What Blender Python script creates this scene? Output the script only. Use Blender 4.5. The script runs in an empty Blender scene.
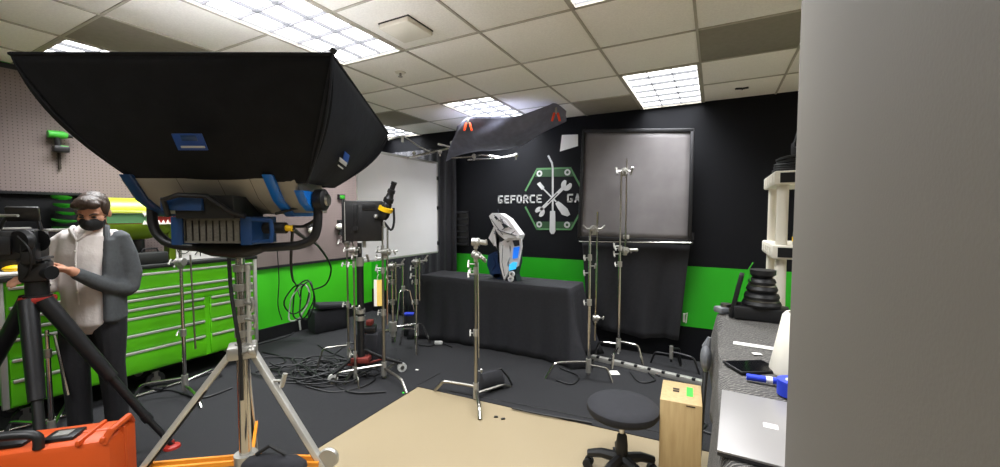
import bpy, bmesh, math, random
from mathutils import Vector, Matrix, Quaternion
random.seed(7)
D = bpy.data; S = bpy.context.scene; COL = S.collection
R = math.radians; PI = math.pi

# ------------------------------------------------------------------ camera
YAW, PITCH, ROLL, FPX, CAMH = R(28.07), R(2.73), R(0.10), 403.0, 1.55
fw = Vector((-math.sin(YAW)*math.cos(PITCH), math.cos(YAW)*math.cos(PITCH), -math.sin(PITCH)))
rt = Vector((math.cos(YAW), math.sin(YAW), 0)); up = rt.cross(fw)
rt, up = rt*math.cos(ROLL)+up*math.sin(ROLL), -rt*math.sin(ROLL)+up*math.cos(ROLL)
CAM = Vector((0, 0, CAMH))
cd = D.cameras.new('camera'); cam = D.objects.new('camera', cd); COL.objects.link(cam)
cd.sensor_width = 36; cd.sensor_fit = 'HORIZONTAL'; cd.lens = FPX*36/1000; cd.clip_start = .02
mw = Matrix((rt, up, -fw)).transposed().to_4x4(); mw.translation = CAM; cam.matrix_world = mw
S.camera = cam
# ------------------------------------------------------------------ world and exposure
w = D.worlds.new('world'); S.world = w; w.use_nodes = True
w.node_tree.nodes['Background'].inputs[0].default_value = (.8, .85, 1, 1)
w.node_tree.nodes['Background'].inputs[1].default_value = .05
S.view_settings.view_transform = 'Standard'; S.view_settings.look = 'None'
S.view_settings.gamma = 1; S.view_settings.use_curve_mapping = False
S.view_settings.exposure = 0.2
LAMP = 4.0            # emission of the troffer lenses
BEAM = 34.0           # watts sent down through each parabolic louver
CEIL = 2.707; YB = 4.684; XL = -4.82; XR = 3.6; YR = -4.4

# ------------------------------------------------------------------ surveying helpers
def ray(x, y): return rt*((x-500)/FPX) - up*((y-233.5)/FPX) + fw
def at(x, y, d): return CAM + ray(x, y)*d
def fl(x, y, z=0.): q = ray(x, y); return CAM + q*((z-CAMH)/q.z)
def onY(x, y, Y): q = ray(x, y); return CAM + q*(Y/q.y)
def onX(x, y, X): q = ray(x, y); return CAM + q*(X/q.x)
def zof(p, py):
    a = Vector((p[0], p[1], 0)) - CAM; k = (233.5-py)/FPX
    return (a.dot(up)-k*a.dot(fw))/(k*fw.z-up.z)
# ------------------------------------------------------------------ materials
def lin(c):
    return tuple(((v/255)/12.92 if v/255 <= .04045 else ((v/255+.055)/1.055)**2.4) for v in c)
MATS = {}
def mat(name, c, rough=.6, metal=0., var=0., scale=8., bump=0., bscale=120., emit=None, spec=.5, c2=None, coat=0., stretch=None, alpha=None, trans=0.):
    m = D.materials.new(name); m.use_nodes = True; nt = m.node_tree; N = nt.nodes; L = nt.links
    b = N['Principled BSDF']; base = lin(c)
    b.inputs['Base Color'].default_value = (*base, 1); b.inputs['Roughness'].default_value = rough
    b.inputs['Metallic'].default_value = metal; b.inputs['Specular IOR Level'].default_value = spec
    b.inputs['Coat Weight'].default_value = coat
    if trans: b.inputs['Transmission Weight'].default_value = trans
    tc = N.new('ShaderNodeTexCoord'); mp = N.new('ShaderNodeMapping')
    L.new(tc.outputs['Object'], mp.inputs[0])
    if stretch: mp.inputs['Scale'].default_value = stretch
    if var or c2:
        n = N.new('ShaderNodeTexNoise'); n.inputs['Scale'].default_value = scale; n.inputs['Detail'].default_value = 6
        L.new(mp.outputs[0], n.inputs['Vector'])
        r = N.new('ShaderNodeValToRGB'); e = r.color_ramp.elements
        e[0].position = .3; e[1].position = .7
        o = lin(c2) if c2 else tuple(min(1, v*(1+var)) for v in base)
        e[0].color = (*(base if c2 else tuple(v*(1-var) for v in base)), 1); e[1].color = (*o, 1)
        L.new(n.outputs['Fac'], r.inputs[0]); L.new(r.outputs[0], b.inputs['Base Color'])
    if bump:
        n2 = N.new('ShaderNodeTexNoise'); n2.inputs['Scale'].default_value = bscale; n2.inputs['Detail'].default_value = 3
        L.new(mp.outputs[0], n2.inputs['Vector'])
        bp = N.new('ShaderNodeBump'); bp.inputs['Strength'].default_value = bump; bp.inputs['Distance'].default_value = .01
        L.new(n2.outputs['Fac'], bp.inputs['Height']); L.new(bp.outputs[0], b.inputs['Normal'])
    if emit:
        b.inputs['Emission Color'].default_value = (*lin(emit[0]), 1); b.inputs['Emission Strength'].default_value = emit[1]
    MATS[name] = m; return m
M = MATS
mat('ceiling_tile', (250, 246, 240), .9, var=.05, scale=90, bump=.25, bscale=260)
mat('ceiling_bar', (178, 172, 160), .6)
mat('ceiling_vent', (142, 136, 124), .8, var=.06, scale=30)
mat('board_black', (9, 9, 11), .8, spec=.2)
mat('trim_black', (22, 22, 24), .5)
mat('wall_black', (9, 10, 15), .75, spec=.2, var=.10, scale=5, bump=.05, bscale=90)
mat('wall_green', (36, 165, 26), .45, var=.05, scale=4)
mat('wall_green_left', (66, 196, 28), .5, var=.05, scale=4)
mat('wall_cream', (238, 234, 226), .8, var=.03, scale=3, bump=.1, bscale=200)
mat('wall_grey', (95, 90, 82), .75, var=.03, scale=3, bump=.03, bscale=240)
mat('carpet_black', (30, 30, 33), .95, var=.16, scale=40, bump=.6, bscale=420)
mat('vinyl', (141, 126, 98), .42, c2=(151, 137, 111), scale=160, bump=.03, bscale=60)
mat('cloth_black', (32, 32, 37), .85, var=.15, scale=30, bump=.25, bscale=500)
mat('cloth_flag', (104, 100, 101), .55, var=.12, scale=5, bump=.1, bscale=300)  # black fabric; its sheen under the lamps is put into this lighter colour
mat('cloth_overhead', (112, 114, 134), .7, var=.15, scale=14, bump=.25, bscale=40)  # black cloth made lighter; the light it catches is in the base colour
mat('softbox', (24, 25, 29), .8, spec=.2, var=.15, scale=12, bump=.2, bscale=30)
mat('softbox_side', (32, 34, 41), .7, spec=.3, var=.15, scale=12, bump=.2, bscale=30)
mat('screen_white', (243, 241, 242), .7, var=.02, scale=3, bump=.05, bscale=8)
mat('chrome', (200, 198, 194), .18, 1.)
mat('steel', (160, 157, 150), .3, 1., var=.05, scale=30)
mat('alu', (206, 204, 198), .38, .6)
mat('cast', (176, 174, 168), .4, .75)
mat('metal_dark', (46, 46, 48), .4, .6)
mat('plastic_black', (20, 20, 22), .45, var=.1, scale=20)
mat('rubber', (16, 16, 17), .7)
mat('cable', (17, 17, 19), .55)
mat('cable_white', (190, 190, 186), .5)
mat('chest_green', (98, 205, 20), .35, var=.03, scale=3)
mat('chest_dark', (24, 26, 24), .6)
mat('body_silver', (160, 154, 142), .4, .2, var=.05, scale=6)
mat('mesh_grey', (112, 109, 102), .5, .3, var=.2, scale=120)
mat('red_dull', (112, 40, 32), .6)
mat('blue_deep', (24, 62, 112), .4, coat=.2)
mat('blue_bright', (20, 110, 205), .35, coat=.2)
mat('orange', (196, 76, 20), .45, var=.05, scale=6)
mat('orange_leg', (226, 140, 30), .45)
mat('clamp_orange', (240, 74, 30), .4)
mat('red', (150, 34, 24), .5)
mat('yellow', (245, 196, 20), .4)
mat('paper', (232, 230, 224), .7)
mat('paper_yellow', (240, 205, 110), .6)
mat('plastic_white', (226, 220, 206), .5, var=.02, scale=5)
mat('skin', (205, 150, 122), .55, var=.05, scale=20)
mat('hair', (56, 38, 26), .5, var=.35, scale=60, bump=.6, bscale=90, stretch=(1, 1, .25))
mat('shirt', (224, 216, 212), .8, bump=.3, bscale=25)
mat('jacket', (74, 77, 80), .85, var=.1, scale=60, bump=.3, bscale=30)
mat('trousers', (24, 24, 28), .85, var=.15, scale=40, bump=.3, bscale=30)
mat('mask', (26, 27, 30), .75)
mat('eye', (20, 16, 14), .3)
mat('shoe', (18, 18, 20), .6)
mat('plywood', (190, 164, 118), .6, c2=(176, 148, 102), scale=9, stretch=(6, 6, .6))
mat('plywood_dark', (40, 28, 18), .8)
mat('tape_green', (60, 235, 60), .5)
mat('laptop', (158, 155, 154), .35, .35)
mat('laptop_dark', (60, 60, 62), .4, .5)
mat('screen_black', (10, 10, 13), .12)
mat('blue_plastic', (36, 60, 190), .4)
mat('prop_white', (228, 226, 230), .4)
mat('prop_dark', (44, 46, 60), .45)
mat('prop_blue', (20, 44, 86), .4)
mat('prop_glow', (40, 140, 255), .4, emit=((30, 110, 255), .45))
mat('prop_cyan', (80, 210, 255), .4, emit=((50, 190, 255), .5))
mat('logo_grey', (178, 178, 178), .6)
mat('logo_green', (74, 120, 76), .6)
mat('logo_green_dark', (30, 66, 34), .6)
mat('lime', (150, 162, 20), .4)
mat('lime_green', (118, 150, 20), .4)
mat('teeth', (236, 232, 220), .5)
mat('label_blue', (34, 74, 150), .5)
mat('green_tool', (60, 170, 50), .5)
mat('glass', (230, 240, 240), .05, trans=1.)
mat('leaf_green', (48, 150, 34), .5)
mat('bag_grey', (104, 106, 110), .6, bump=.4, bscale=20)

def pegboard():
    m = D.materials.new('pegboard'); m.use_nodes = True; N = m.node_tree.nodes; L = m.node_tree.links
    b = N['Principled BSDF']; b.inputs['Roughness'].default_value = .6
    tc = N.new('ShaderNodeTexCoord'); sp = N.new('ShaderNodeSeparateXYZ'); L.new(tc.outputs['Object'], sp.inputs[0])
    ds = []
    for ax in ('Y', 'Z'):
        a = N.new('ShaderNodeMath'); a.operation = 'PINGPONG'; a.inputs[1].default_value = .0127
        L.new(sp.outputs[ax], a.inputs[0])
        s = N.new('ShaderNodeMath'); s.operation = 'POWER'; s.inputs[1].default_value = 2; L.new(a.outputs[0], s.inputs[0]); ds.append(s)
    ad = N.new('ShaderNodeMath'); ad.operation = 'ADD'; L.new(ds[0].outputs[0], ad.inputs[0]); L.new(ds[1].outputs[0], ad.inputs[1])
    lt = N.new('ShaderNodeMath'); lt.operation = 'LESS_THAN'; lt.inputs[1].default_value = .0036**2; L.new(ad.outputs[0], lt.inputs[0])
    mx = N.new('ShaderNodeMix'); mx.data_type = 'RGBA'; L.new(lt.outputs[0], mx.inputs[0])
    mx.inputs[6].default_value = (*lin((122, 108, 104)), 1); mx.inputs[7].default_value = (*lin((60, 52, 50)), 1)
    L.new(mx.outputs[2], b.inputs['Base Color']); MATS['pegboard'] = m
pegboard()
def blanket():
    m = D.materials.new('blanket'); m.use_nodes = True; N = m.node_tree.nodes; L = m.node_tree.links
    b = N['Principled BSDF']; b.inputs['Roughness'].default_value = .9
    tc = N.new('ShaderNodeTexCoord'); wv = N.new('ShaderNodeTexWave'); wv.inputs['Scale'].default_value = 27
    wv.inputs['Distortion'].default_value = 5; wv.inputs['Detail'].default_value = 3; wv.inputs['Detail Scale'].default_value = 1.6
    mp = N.new('ShaderNodeMapping'); mp.inputs['Rotation'].default_value = (0, .5, .9)
    L.new(tc.outputs['Object'], mp.inputs[0]); L.new(mp.outputs[0], wv.inputs['Vector'])
    r = N.new('ShaderNodeValToRGB'); e = r.color_ramp.elements
    e[0].color = (*lin((58, 56, 55)), 1); e[1].color = (*lin((118, 115, 110)), 1); e[0].position = .45; e[1].position = .95
    L.new(wv.outputs['Fac'], r.inputs[0]); L.new(r.outputs[0], b.inputs['Base Color'])
    bp = N.new('ShaderNodeBump'); bp.inputs['Strength'].default_value = .5; bp.inputs['Distance'].default_value = .01
    L.new(wv.outputs['Fac'], bp.inputs['Height']); L.new(bp.outputs[0], b.inputs['Normal']); MATS['blanket'] = m
blanket()
def lens():
    m = D.materials.new('lamp_lens'); m.use_nodes = True; b = m.node_tree.nodes['Principled BSDF']
    b.inputs['Base Color'].default_value = (.9, .9, .9, 1)
    b.inputs['Emission Color'].default_value = (.97, .985, 1, 1); b.inputs['Emission Strength'].default_value = LAMP
    MATS['lamp_lens'] = m
lens()
mat('louver', (128, 129, 134), .45)

# ------------------------------------------------------------------ mesh helpers
def frame(d):
    d = Vector(d).normalized(); a = Vector((0, 0, 1)) if abs(d.z) < .9 else Vector((1, 0, 0))
    x = a.cross(d).normalized(); return x, d.cross(x), d
class MB:
    def __init__(s): s.bm = bmesh.new()
    def _f(s, vs):
        try: return s.bm.faces.new(vs)
        except ValueError: return None
    def box(s, c, size, rot=None, bev=0.):
        c = Vector(c); h = Vector(size)/2; vs = []
        for i in range(8):
            p = Vector((h.x if i & 1 else -h.x, h.y if i & 2 else -h.y, h.z if i & 4 else -h.z))
            if rot is not None: p = rot @ p
            vs.append(s.bm.verts.new(c+p))
        fs = [s._f([vs[i] for i in q]) for q in ((0, 2, 3, 1), (4, 5, 7, 6), (0, 1, 5, 4), (2, 6, 7, 3), (0, 4, 6, 2), (1, 3, 7, 5))]
        if bev:
            es = list({e for f in fs for e in f.edges})
            bmesh.ops.bevel(s.bm, geom=es, offset=bev, segments=2, affect='EDGES', profile=.5)
        return s
    def cyl(s, p0, p1, r0, r1=None, n=12):
        r1 = r0 if r1 is None else r1; p0 = Vector(p0); p1 = Vector(p1); x, y, _ = frame(p1-p0); A = []; B = []
        for i in range(n):
            a = 2*PI*i/n; o = x*math.cos(a)+y*math.sin(a); A.append(s.bm.verts.new(p0+o*r0)); B.append(s.bm.verts.new(p1+o*r1))
        for i in range(n): s._f([A[i], A[(i+1) % n], B[(i+1) % n], B[i]])
        s._f(A[::-1]); s._f(B); return s
    def tube(s, pts, r, n=8, closed=False, sq=False):
        pts = [Vector(p) for p in pts]; m = len(pts); rs = r if isinstance(r, (list, tuple)) else [r]*m; rings = []
        def tan(i):
            a = pts[(i-1) % m] if closed or i > 0 else pts[i]; b = pts[(i+1) % m] if closed or i < m-1 else pts[i]
            t = (b-a); return t.normalized() if t.length > 1e-9 else Vector((0, 0, 1))
        t0 = tan(0); x, y, _ = frame(t0)
        for i in range(m):
            t = tan(i); q = t0.rotation_difference(t); x = q @ x; y = q @ y; t0 = t
            x = (x-t*x.dot(t)).normalized(); y = t.cross(x)
            rings.append([s.bm.verts.new(pts[i]+(x*math.cos(2*PI*(k+.5)/n)+y*math.sin(2*PI*(k+.5)/n))*rs[i]) for k in range(n)])
        for i in range(m if closed else m-1):
            A = rings[i]; B = rings[(i+1) % m]
            for k in range(n): s._f([A[k], A[(k+1) % n], B[(k+1) % n], B[k]])
        if not closed: s._f(rings[0][::-1]); s._f(rings[-1])
        return s
    def loft(s, rings, cap=True):
        rs = [[s.bm.verts.new(Vector(p)) for p in r] for r in rings]; n = len(rs[0])
        for A, B in zip(rs, rs[1:]):
            for k in range(n): s._f([A[k], A[(k+1) % n], B[(k+1) % n], B[k]])
        if cap: s._f(rs[0][::-1]); s._f(rs[-1])
        return s
    def lathe(s, prof, o, axis=(0, 0, 1), n=20):
        x, y, d = frame(axis); o = Vector(o)
        return s.loft([[o+d*h+(x*math.cos(2*PI*k/n)+y*math.sin(2*PI*k/n))*max(r, 1e-4) for k in range(n)] for r, h in prof])
    def sph(s, c, r, rot=None, n=14, m=9):
        c = Vector(c); r = Vector(r) if hasattr(r, '__len__') else Vector((r, r, r)); rings = []
        for j in range(m+1):
            t = PI*j/m; t = min(max(t, .02), PI-.02); ring = []
            for k in range(n):
                a = 2*PI*k/n; p = Vector((r.x*math.sin(t)*math.cos(a), r.y*math.sin(t)*math.sin(a), -r.z*math.cos(t)))
                ring.append(c+(rot @ p if rot is not None else p))
            rings.append(ring)
        return s.loft(rings)
    def prism(s, poly, off):
        off = Vector(off); A = [s.bm.verts.new(Vector(p)) for p in poly]; B = [s.bm.verts.new(Vector(p)+off) for p in poly]; n = len(A)
        s._f(A[::-1]); s._f(B)
        for i in range(n): s._f([A[i], A[(i+1) % n], B[(i+1) % n], B[i]])
        return s
    def grid(s, fn, nu, nv):
        g = [[s.bm.verts.new(Vector(fn(i/nu, j/nv))) for j in range(nv+1)] for i in range(nu+1)]
        for i in range(nu):
            for j in range(nv): s._f([g[i][j], g[i+1][j], g[i+1][j+1], g[i][j+1]])
        return s
    def build(s, name, m, parent=None, loc=None, solid=0., sharp=40):
        bmesh.ops.recalc_face_normals(s.bm, faces=s.bm.faces)
        if solid:
            pass
        me = D.meshes.new(name)
        org = Vector((0, 0, 0))
        if parent is not None:
            p = parent
            while p is not None: org += p.location; p = p.parent
        elif loc is not None: org = Vector(loc)
        else:
            if s.bm.verts:
                c = sum((v.co for v in s.bm.verts), Vector())/len(s.bm.verts); org = Vector((c.x, c.y, min(v.co.z for v in s.bm.verts)))
        bmesh.ops.translate(s.bm, verts=s.bm.verts, vec=-org)
        s.bm.to_mesh(me); s.bm.free()
        for p in me.polygons: p.use_smooth = True
        me.set_sharp_from_angle(angle=R(sharp))
        me.materials.append(M[m] if isinstance(m, str) else m)
        o = D.objects.new(name, me); COL.objects.link(o)
        if parent is not None: o.parent = parent
        else: o.location = org
        if solid:
            md = o.modifiers.new('thickness', 'SOLIDIFY'); md.thickness = solid; md.offset = 0
        return o
def tag(o, label, cat, group=None, kind=None):
    o['label'] = label; o['category'] = cat
    if group: o['group'] = group
    if kind: o['kind'] = kind
    return o
def thing(name, label, cat, loc, group=None):
    o = D.objects.new(name, None); COL.objects.link(o); o.location = loc; o.empty_display_size = .1
    return tag(o, label, cat, group)
def struct(o, label=None, cat=None):
    o['kind'] = 'structure'
    if label: o['label'] = label
    if cat: o['category'] = cat
    return o
def inst(name, me, loc, parent):
    o = D.objects.new(name, me); COL.objects.link(o); o.parent = parent; o.location = Vector(loc)-parent.location; return o
def rotz(a): return Matrix.Rotation(a, 3, 'Z')
def basis(x, y, z): return Matrix((Vector(x).normalized(), Vector(y).normalized(), Vector(z).normalized())).transposed()
def catmull(P, k=6):
    P = [Vector(p) for p in P]; out = []; n = len(P)
    for i in range(n-1):
        a = P[max(i-1, 0)]; b = P[i]; c = P[i+1]; d = P[min(i+2, n-1)]
        for j in range(k):
            t = j/k; out.append(.5*((2*b)+(c-a)*t+(2*a-5*b+4*c-d)*t*t+(3*b-a-3*c+d)*t**3))
    out.append(P[-1]); return out

# ================================================================== STRUCTURE
T = .1
fo = struct(MB().box(((XL+XR)/2, (YB+YR)/2, -.05), (XR-XL+.3, YB-YR+.3, .1)).build('floor', 'vinyl'), 'beige speckled vinyl floor showing in the foreground', 'floor')
# black floor cloth, two sheets leaving an L-shaped window on the vinyl
c0 = fl(418, 387); c1 = fl(288, 467); c2 = fl(655, 440)
dl = (c1-c0).normalized(); dr = (c2-c0).normalized()
def mat_poly():
    A = c0+dl*4.0; B = c0+dr*2.9
    return [A, c0, B, Vector((B.x, YB-.01, 0)), Vector((XL+.02, YB-.01, 0)), Vector((XL+.02, A.y, 0))]
fm = MB().prism([p+Vector((0, 0, .0)) for p in mat_poly()], (0, 0, .006)).build('floor_cloth', 'carpet_black')
tag(fm, 'black floor cloth covering the studio floor around the beige vinyl', 'floor cloth')
# seams of the cloth
sm = MB()
for a, b in ((fl(418, 387, .007)+dr*.3+Vector((0, .05, 0)), fl(655, 440, .007)+Vector((0.02, .12, 0))), (fl(418, 385, .007), fl(440, 373, .007))):
    sm.tube([a, (a+b)/2+Vector((0, .01, 0)), b], .006, 6)
sm.build('seam', 'rubber', fm)
wb = struct(MB().box(((XL+XR)/2, YB+.05, CEIL/2), (XR-XL+.3, .1, CEIL)).build('wall_back', 'wall_black'), 'black back wall with a green band and a tool emblem', 'wall')
gp = MB().box(((XL+XR)/2, YB-.002, (.36+1.005)/2), (XR-XL, .004, 1.005-.36)).build('painted_band', 'wall_green', wb)
wl = struct(MB().box((XL-.05, (YB+YR)/2, CEIL/2), (.1, YB-YR+.2, CEIL)).build('wall_left', 'wall_green_left'), 'left wall with pegboard above bright green wainscot', 'wall')
MB().box((XL+.008, (YB+YR)/2, (.905+CEIL-.05)/2), (.016, YB-YR, CEIL-.05-.905)).build('pegboard_panel', 'pegboard', wl)
MB().box((XL+.012, (YB+YR)/2, .895), (.024, YB-YR, .03)).build('dado_rail', 'trim_black', wl)
MB().box((XL+.012, (YB+YR)/2, CEIL-.03), (.024, YB-YR, .04)).build('top_rail', 'trim_black', wl)
struct(MB().box((XL+.01, (YB+YR)/2, .08), (.02, YB-YR, .15)).build('baseboard_left', 'trim_black'), 'black baseboard under the green wainscot', 'baseboard')
struct(MB().box((XR+.05, (YB+YR)/2, CEIL/2), (.1, YB-YR+.2, CEIL)).build('wall_side', 'wall_cream'), 'pale side wall behind the white shelf', 'wall')
struct(MB().box(((XL+XR)/2, YR-.05, CEIL/2), (XR-XL+.3, .1, CEIL)).build('wall_rear', 'wall_cream'), 'pale wall behind the viewer', 'wall')
PX = .15; EY = onX(797, 120, PX).y
struct(MB().box((PX+.07, (EY-1.2)/2, CEIL/2), (.14, EY+1.2, CEIL), bev=.004).build('wall_right', 'wall_grey'), 'plain grey partition wall close at the right edge', 'wall')
# ---- ceiling grid
GX0, GY0, TS = -.1277, 1.634, .61
ce = struct(MB().box(((XL+XR)/2, (YB+YR)/2, CEIL+.12), (XR-XL+.3, YB-YR+.3, .1)).build('ceiling', 'ceiling_bar'), 'suspended ceiling of square beige tiles', 'ceiling')
me_bar = MB()
ks = range(-7, 9); js = range(-11, 6)
bars = MB()
for k in ks:
    x = GX0-TS*k
    if XL < x < XR: bars.box((x, (YB+YR)/2, CEIL-.002), (.015, YB-YR, .012))
lights = [(0, -1), (0, 3), (3, -1), (3, 3), (6, -1), (6, 3), (0, -5), (3, -5), (-4, 3), (-4, -1)]  # last two are unseen fixtures added to brighten the ceiling
lit = {(i, r) for i, j in lights for r in (j, j+1)}
mid = {(i, j+1) for i, j in lights}
for j in js:
    y = GY0+TS*j
    if YR < y < YB-.01:
        for k in range(-7, 8):
            a = max(GX0-TS*(k+1), XL); b_ = min(GX0-TS*k, XR)
            if b_-a > .03 and (k, j) not in mid: bars.box(((a+b_)/2, y, CEIL-.0015), (b_-a, .015, .012))
bo = bars.build('grid_bars', 'ceiling_bar', ce)
vents = {(5, -1), (5, 3), (1, 4), (-1, 2)}
tmesh = {}
def tile_mesh(w_, h_, m):
    k = (round(w_, 3), round(h_, 3), m)
    if k not in tmesh:
        o = MB().box((0, 0, 0), (w_, h_, .016), bev=.003).build('tmp', m, loc=(0, 0, 0)); tmesh[k] = o.data; D.objects.remove(o)
    return tmesh[k]
for k in range(-7, 8):
    x1 = min(GX0-TS*k, XR); x0 = max(GX0-TS*(k+1), XL)
    if x1-x0 < .05: continue
    for j in range(-11, 5):
        y0 = max(GY0+TS*j, YR); y1 = min(GY0+TS*(j+1), YB)
        if y1-y0 < .05 or (k, j) in lit: continue
        v = (k, j) in vents
        inst('vent_panel' if v else 'ceiling_tile', tile_mesh(x1-x0-.014, y1-y0-.014, 'ceiling_vent' if v else 'ceiling_tile'),
             ((x0+x1)/2, (y0+y1)/2, CEIL+(.004 if v else .006)+random.uniform(-.001, .001)), ce)
for o in ce.children: pass
# ---- troffers
def troffer(i, j, label):
    x1 = GX0-TS*i; x0 = x1-TS; y0 = GY0+TS*j; y1 = y0+2*TS; cx = (x0+x1)/2; cy = (y0+y1)/2
    y1 = min(y1, YB-.002)
    t = thing('ceiling_light', label, 'ceiling light', (cx, cy, CEIL-.012), 'recessed fluorescent ceiling lights')
    f = MB(); fz = CEIL-.004
    for a in (x0+.014, x1-.014): f.box((a, cy, fz), (.024, 2*TS-.008, .014))
    for b in (y0+.014, y1-.014): f.box((cx, b, fz), (TS-.02, .024, .014))
    f.build('frame', 'ceiling_bar', t)
    MB().box((cx, cy, CEIL+.03), (TS-.012, 2*TS-.012, .01)).build('lens', 'lamp_lens', t)
    h = MB()
    for a in (x0+.006, x1-.006): h.box((a, cy, CEIL+.02), (.006, 2*TS-.006, .06))
    for b in (y0+.006, y1-.006): h.box((cx, b, CEIL+.02), (TS-.02, .006, .06))
    h.build('housing', 'louver', t)
    for q in range(1, 3):
        x = x0+.026+(TS-.052)*q/3; MB().box((x, cy, CEIL+.01), (.006, 2*TS-.06, .022)).build('louver', 'louver', t)
    for q in range(1, 6):
        y = y0+.026+(2*TS-.052)*q/6; MB().box((cx, y, CEIL+.01), (TS-.06, .006, .022)).build('louver', 'louver', t)
    ld = D.lights.new('lamp_beam', 'AREA'); ld.shape = 'RECTANGLE'; ld.size = TS-.05; ld.size_y = 2*TS-.05; ld.energy = BEAM; ld.spread = R(115); ld.color = (.96, .98, 1)
    lo = D.objects.new('lamp_beam', ld); COL.objects.link(lo); lo.parent = t; lo.location = Vector((cx, cy, CEIL-.008))-t.location
    return t
for n, (i, j) in enumerate(lights):
    troffer(i, j, ['bright ceiling troffer at the top edge above the white paper', 'bright ceiling troffer above the framed black flag', 'large gridded ceiling troffer above the softbox, nearest and biggest',
        'ceiling troffer beside the orange clamps of the overhead black cloth', 'ceiling troffer peeking out above the left end of the softbox', 'ceiling troffer half hidden behind the right tip of the softbox',
        'ceiling troffer behind the viewer, next to the grey partition', 'ceiling troffer behind the viewer, middle of the room', 'unseen ceiling troffer added for brightness beyond the partition, near the back wall', 'unseen ceiling troffer added for brightness right behind the partition'][n])
# ceiling devices
def gpos(i, j): return Vector((GX0-TS*i, GY0+TS*j, CEIL))
p = gpos(2.6, .56)
t = thing('wireless_access_point', 'white square access point under a ceiling tile beside the big troffer', 'access point', (p.x, p.y, CEIL-.045))
MB().box((p.x, p.y, CEIL-.022), (.235, .235, .034), bev=.012).build('cover', 'plastic_white', t)
MB().box((p.x, p.y, CEIL-.003), (.235, .235, .012)).build('mount', 'metal_dark', t)
p = gpos(3.55, 1.53)
t = thing('sprinkler_head', 'small white sprinkler head in a ceiling tile', 'sprinkler', (p.x, p.y, CEIL-.04))
MB().lathe([(.005, -.008), (.04, -.006), (.045, 0), (.005, .001)], (p.x, p.y, CEIL-.002)).build('escutcheon', 'plastic_white', t)
MB().cyl((p.x, p.y, CEIL-.035), (p.x, p.y, CEIL), .009).cyl((p.x, p.y, CEIL-.04), (p.x, p.y, CEIL-.036), .018).build('deflector', 'steel', t)
p = gpos(-.52, 4.4)
t = thing('ceiling_hook', 'small dark bracket stuck to a ceiling tile above the black wall', 'bracket', (p.x, p.y, CEIL-.02))
MB().box((p.x-.03, p.y, CEIL-.008), (.05, .025, .014), rotz(.3)).box((p.x+.025, p.y+.01, CEIL-.008), (.05, .02, .014), rotz(-.2)).build('plate', 'metal_dark', t)
MB().cyl((p.x, p.y, CEIL-.025), (p.x, p.y, CEIL-.005), .006).build('peg', 'metal_dark', t)
#--END-STRUCT
# ================================================================== LARGE OBJECTS
# ---- table under a black cloth
TX0, TX1, TY0, TY1, TZ = -3.22, -1.29, 3.94, 4.40, .79
t = thing('folding_table', 'plain folding table hidden under the black draped cloth', 'table', ((TX0+TX1)/2, (TY0+TY1)/2, 0))
MB().box(((TX0+TX1)/2, (TY0+TY1)/2, TZ-.025), (TX1-TX0-.04, TY1-TY0-.04, .03)).build('tabletop', 'plastic_white', t)
for x in (TX0+.15, TX1-.15):
    for y in (TY0+.12, TY1-.12): MB().cyl((x, y, .006), (x, y, TZ-.04), .014).build('leg', 'metal_dark', t)
def drape(x0, x1, y0, y1, z, zfl, name, m, label, cat, seed=1, amp=.03, nper=26, flare=.10):
    # closed skirt around a rectangular top with folds growing towards the floor
    rnd = random.Random(seed); per = []
    cx, cy = (x0+x1)/2, (y0+y1)/2; n = 160; L = 2*((x1-x0)+(y1-y0)); ph = [rnd.uniform(0, 6.28) for _ in range(6)]
    def edge(s_):
        d = s_*L
        for (a, b, nx, ny) in (((x0, y0), (x1, y0), 0, -1), ((x1, y0), (x1, y1), 1, 0), ((x1, y1), (x0, y1), 0, 1), ((x0, y1), (x0, y0), -1, 0)):
            l = math.dist(a, b)
            if d <= l+1e-9: f = d/l; return a[0]+(b[0]-a[0])*f, a[1]+(b[1]-a[1])*f, nx, ny, min(d, l-d)
            d -= l
        return x0, y0, -1, 0, 0
    b = MB(); rings = []
    for k in range(11):
        v = k/10; ring = []
        for i in range(n):
            s_ = i/n; x, y, nx, ny, dc = edge(s_)
            cf = math.exp(-dc/.16); dx, dy = (x-cx), (y-cy); dl_ = math.hypot(dx, dy)
            fold = amp*v*(math.sin(s_*2*PI*nper+ph[0])+.6*math.sin(s_*2*PI*nper*.43+ph[1]))*(.35+.65*(math.sin(s_*9+ph[2])*.5+.5))
            out = fold+flare*v*v*cf
            px_ = x+nx*out+(dx/dl_)*flare*.8*v*cf; py_ = y+ny*out+(dy/dl_)*flare*.8*v*cf
            py_ = min(py_, y1+.05)
            zz = z-(z-zfl)*v+(.012*math.sin(s_*40+ph[3])*v if v < 1 else 0)
            ring.append((px_, py_, zz))
        rings.append(ring)
    top = []
    b.loft([[((p[0]-cx)*q+cx, (p[1]-cy)*q+cy, z+.002) for p in rings[0]] for q in (.02, .6, .995)]+rings, cap=False)
    o = b.build(name, m, solid=.006, sharp=80); return tag(o, label, cat)
drape(TX0, TX1, TY0, TY1, TZ, .012, 'tablecloth', 'cloth_black', 'black cloth draped to the floor over the long table', 'tablecloth', 3, .022, 22, .12)

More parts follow.
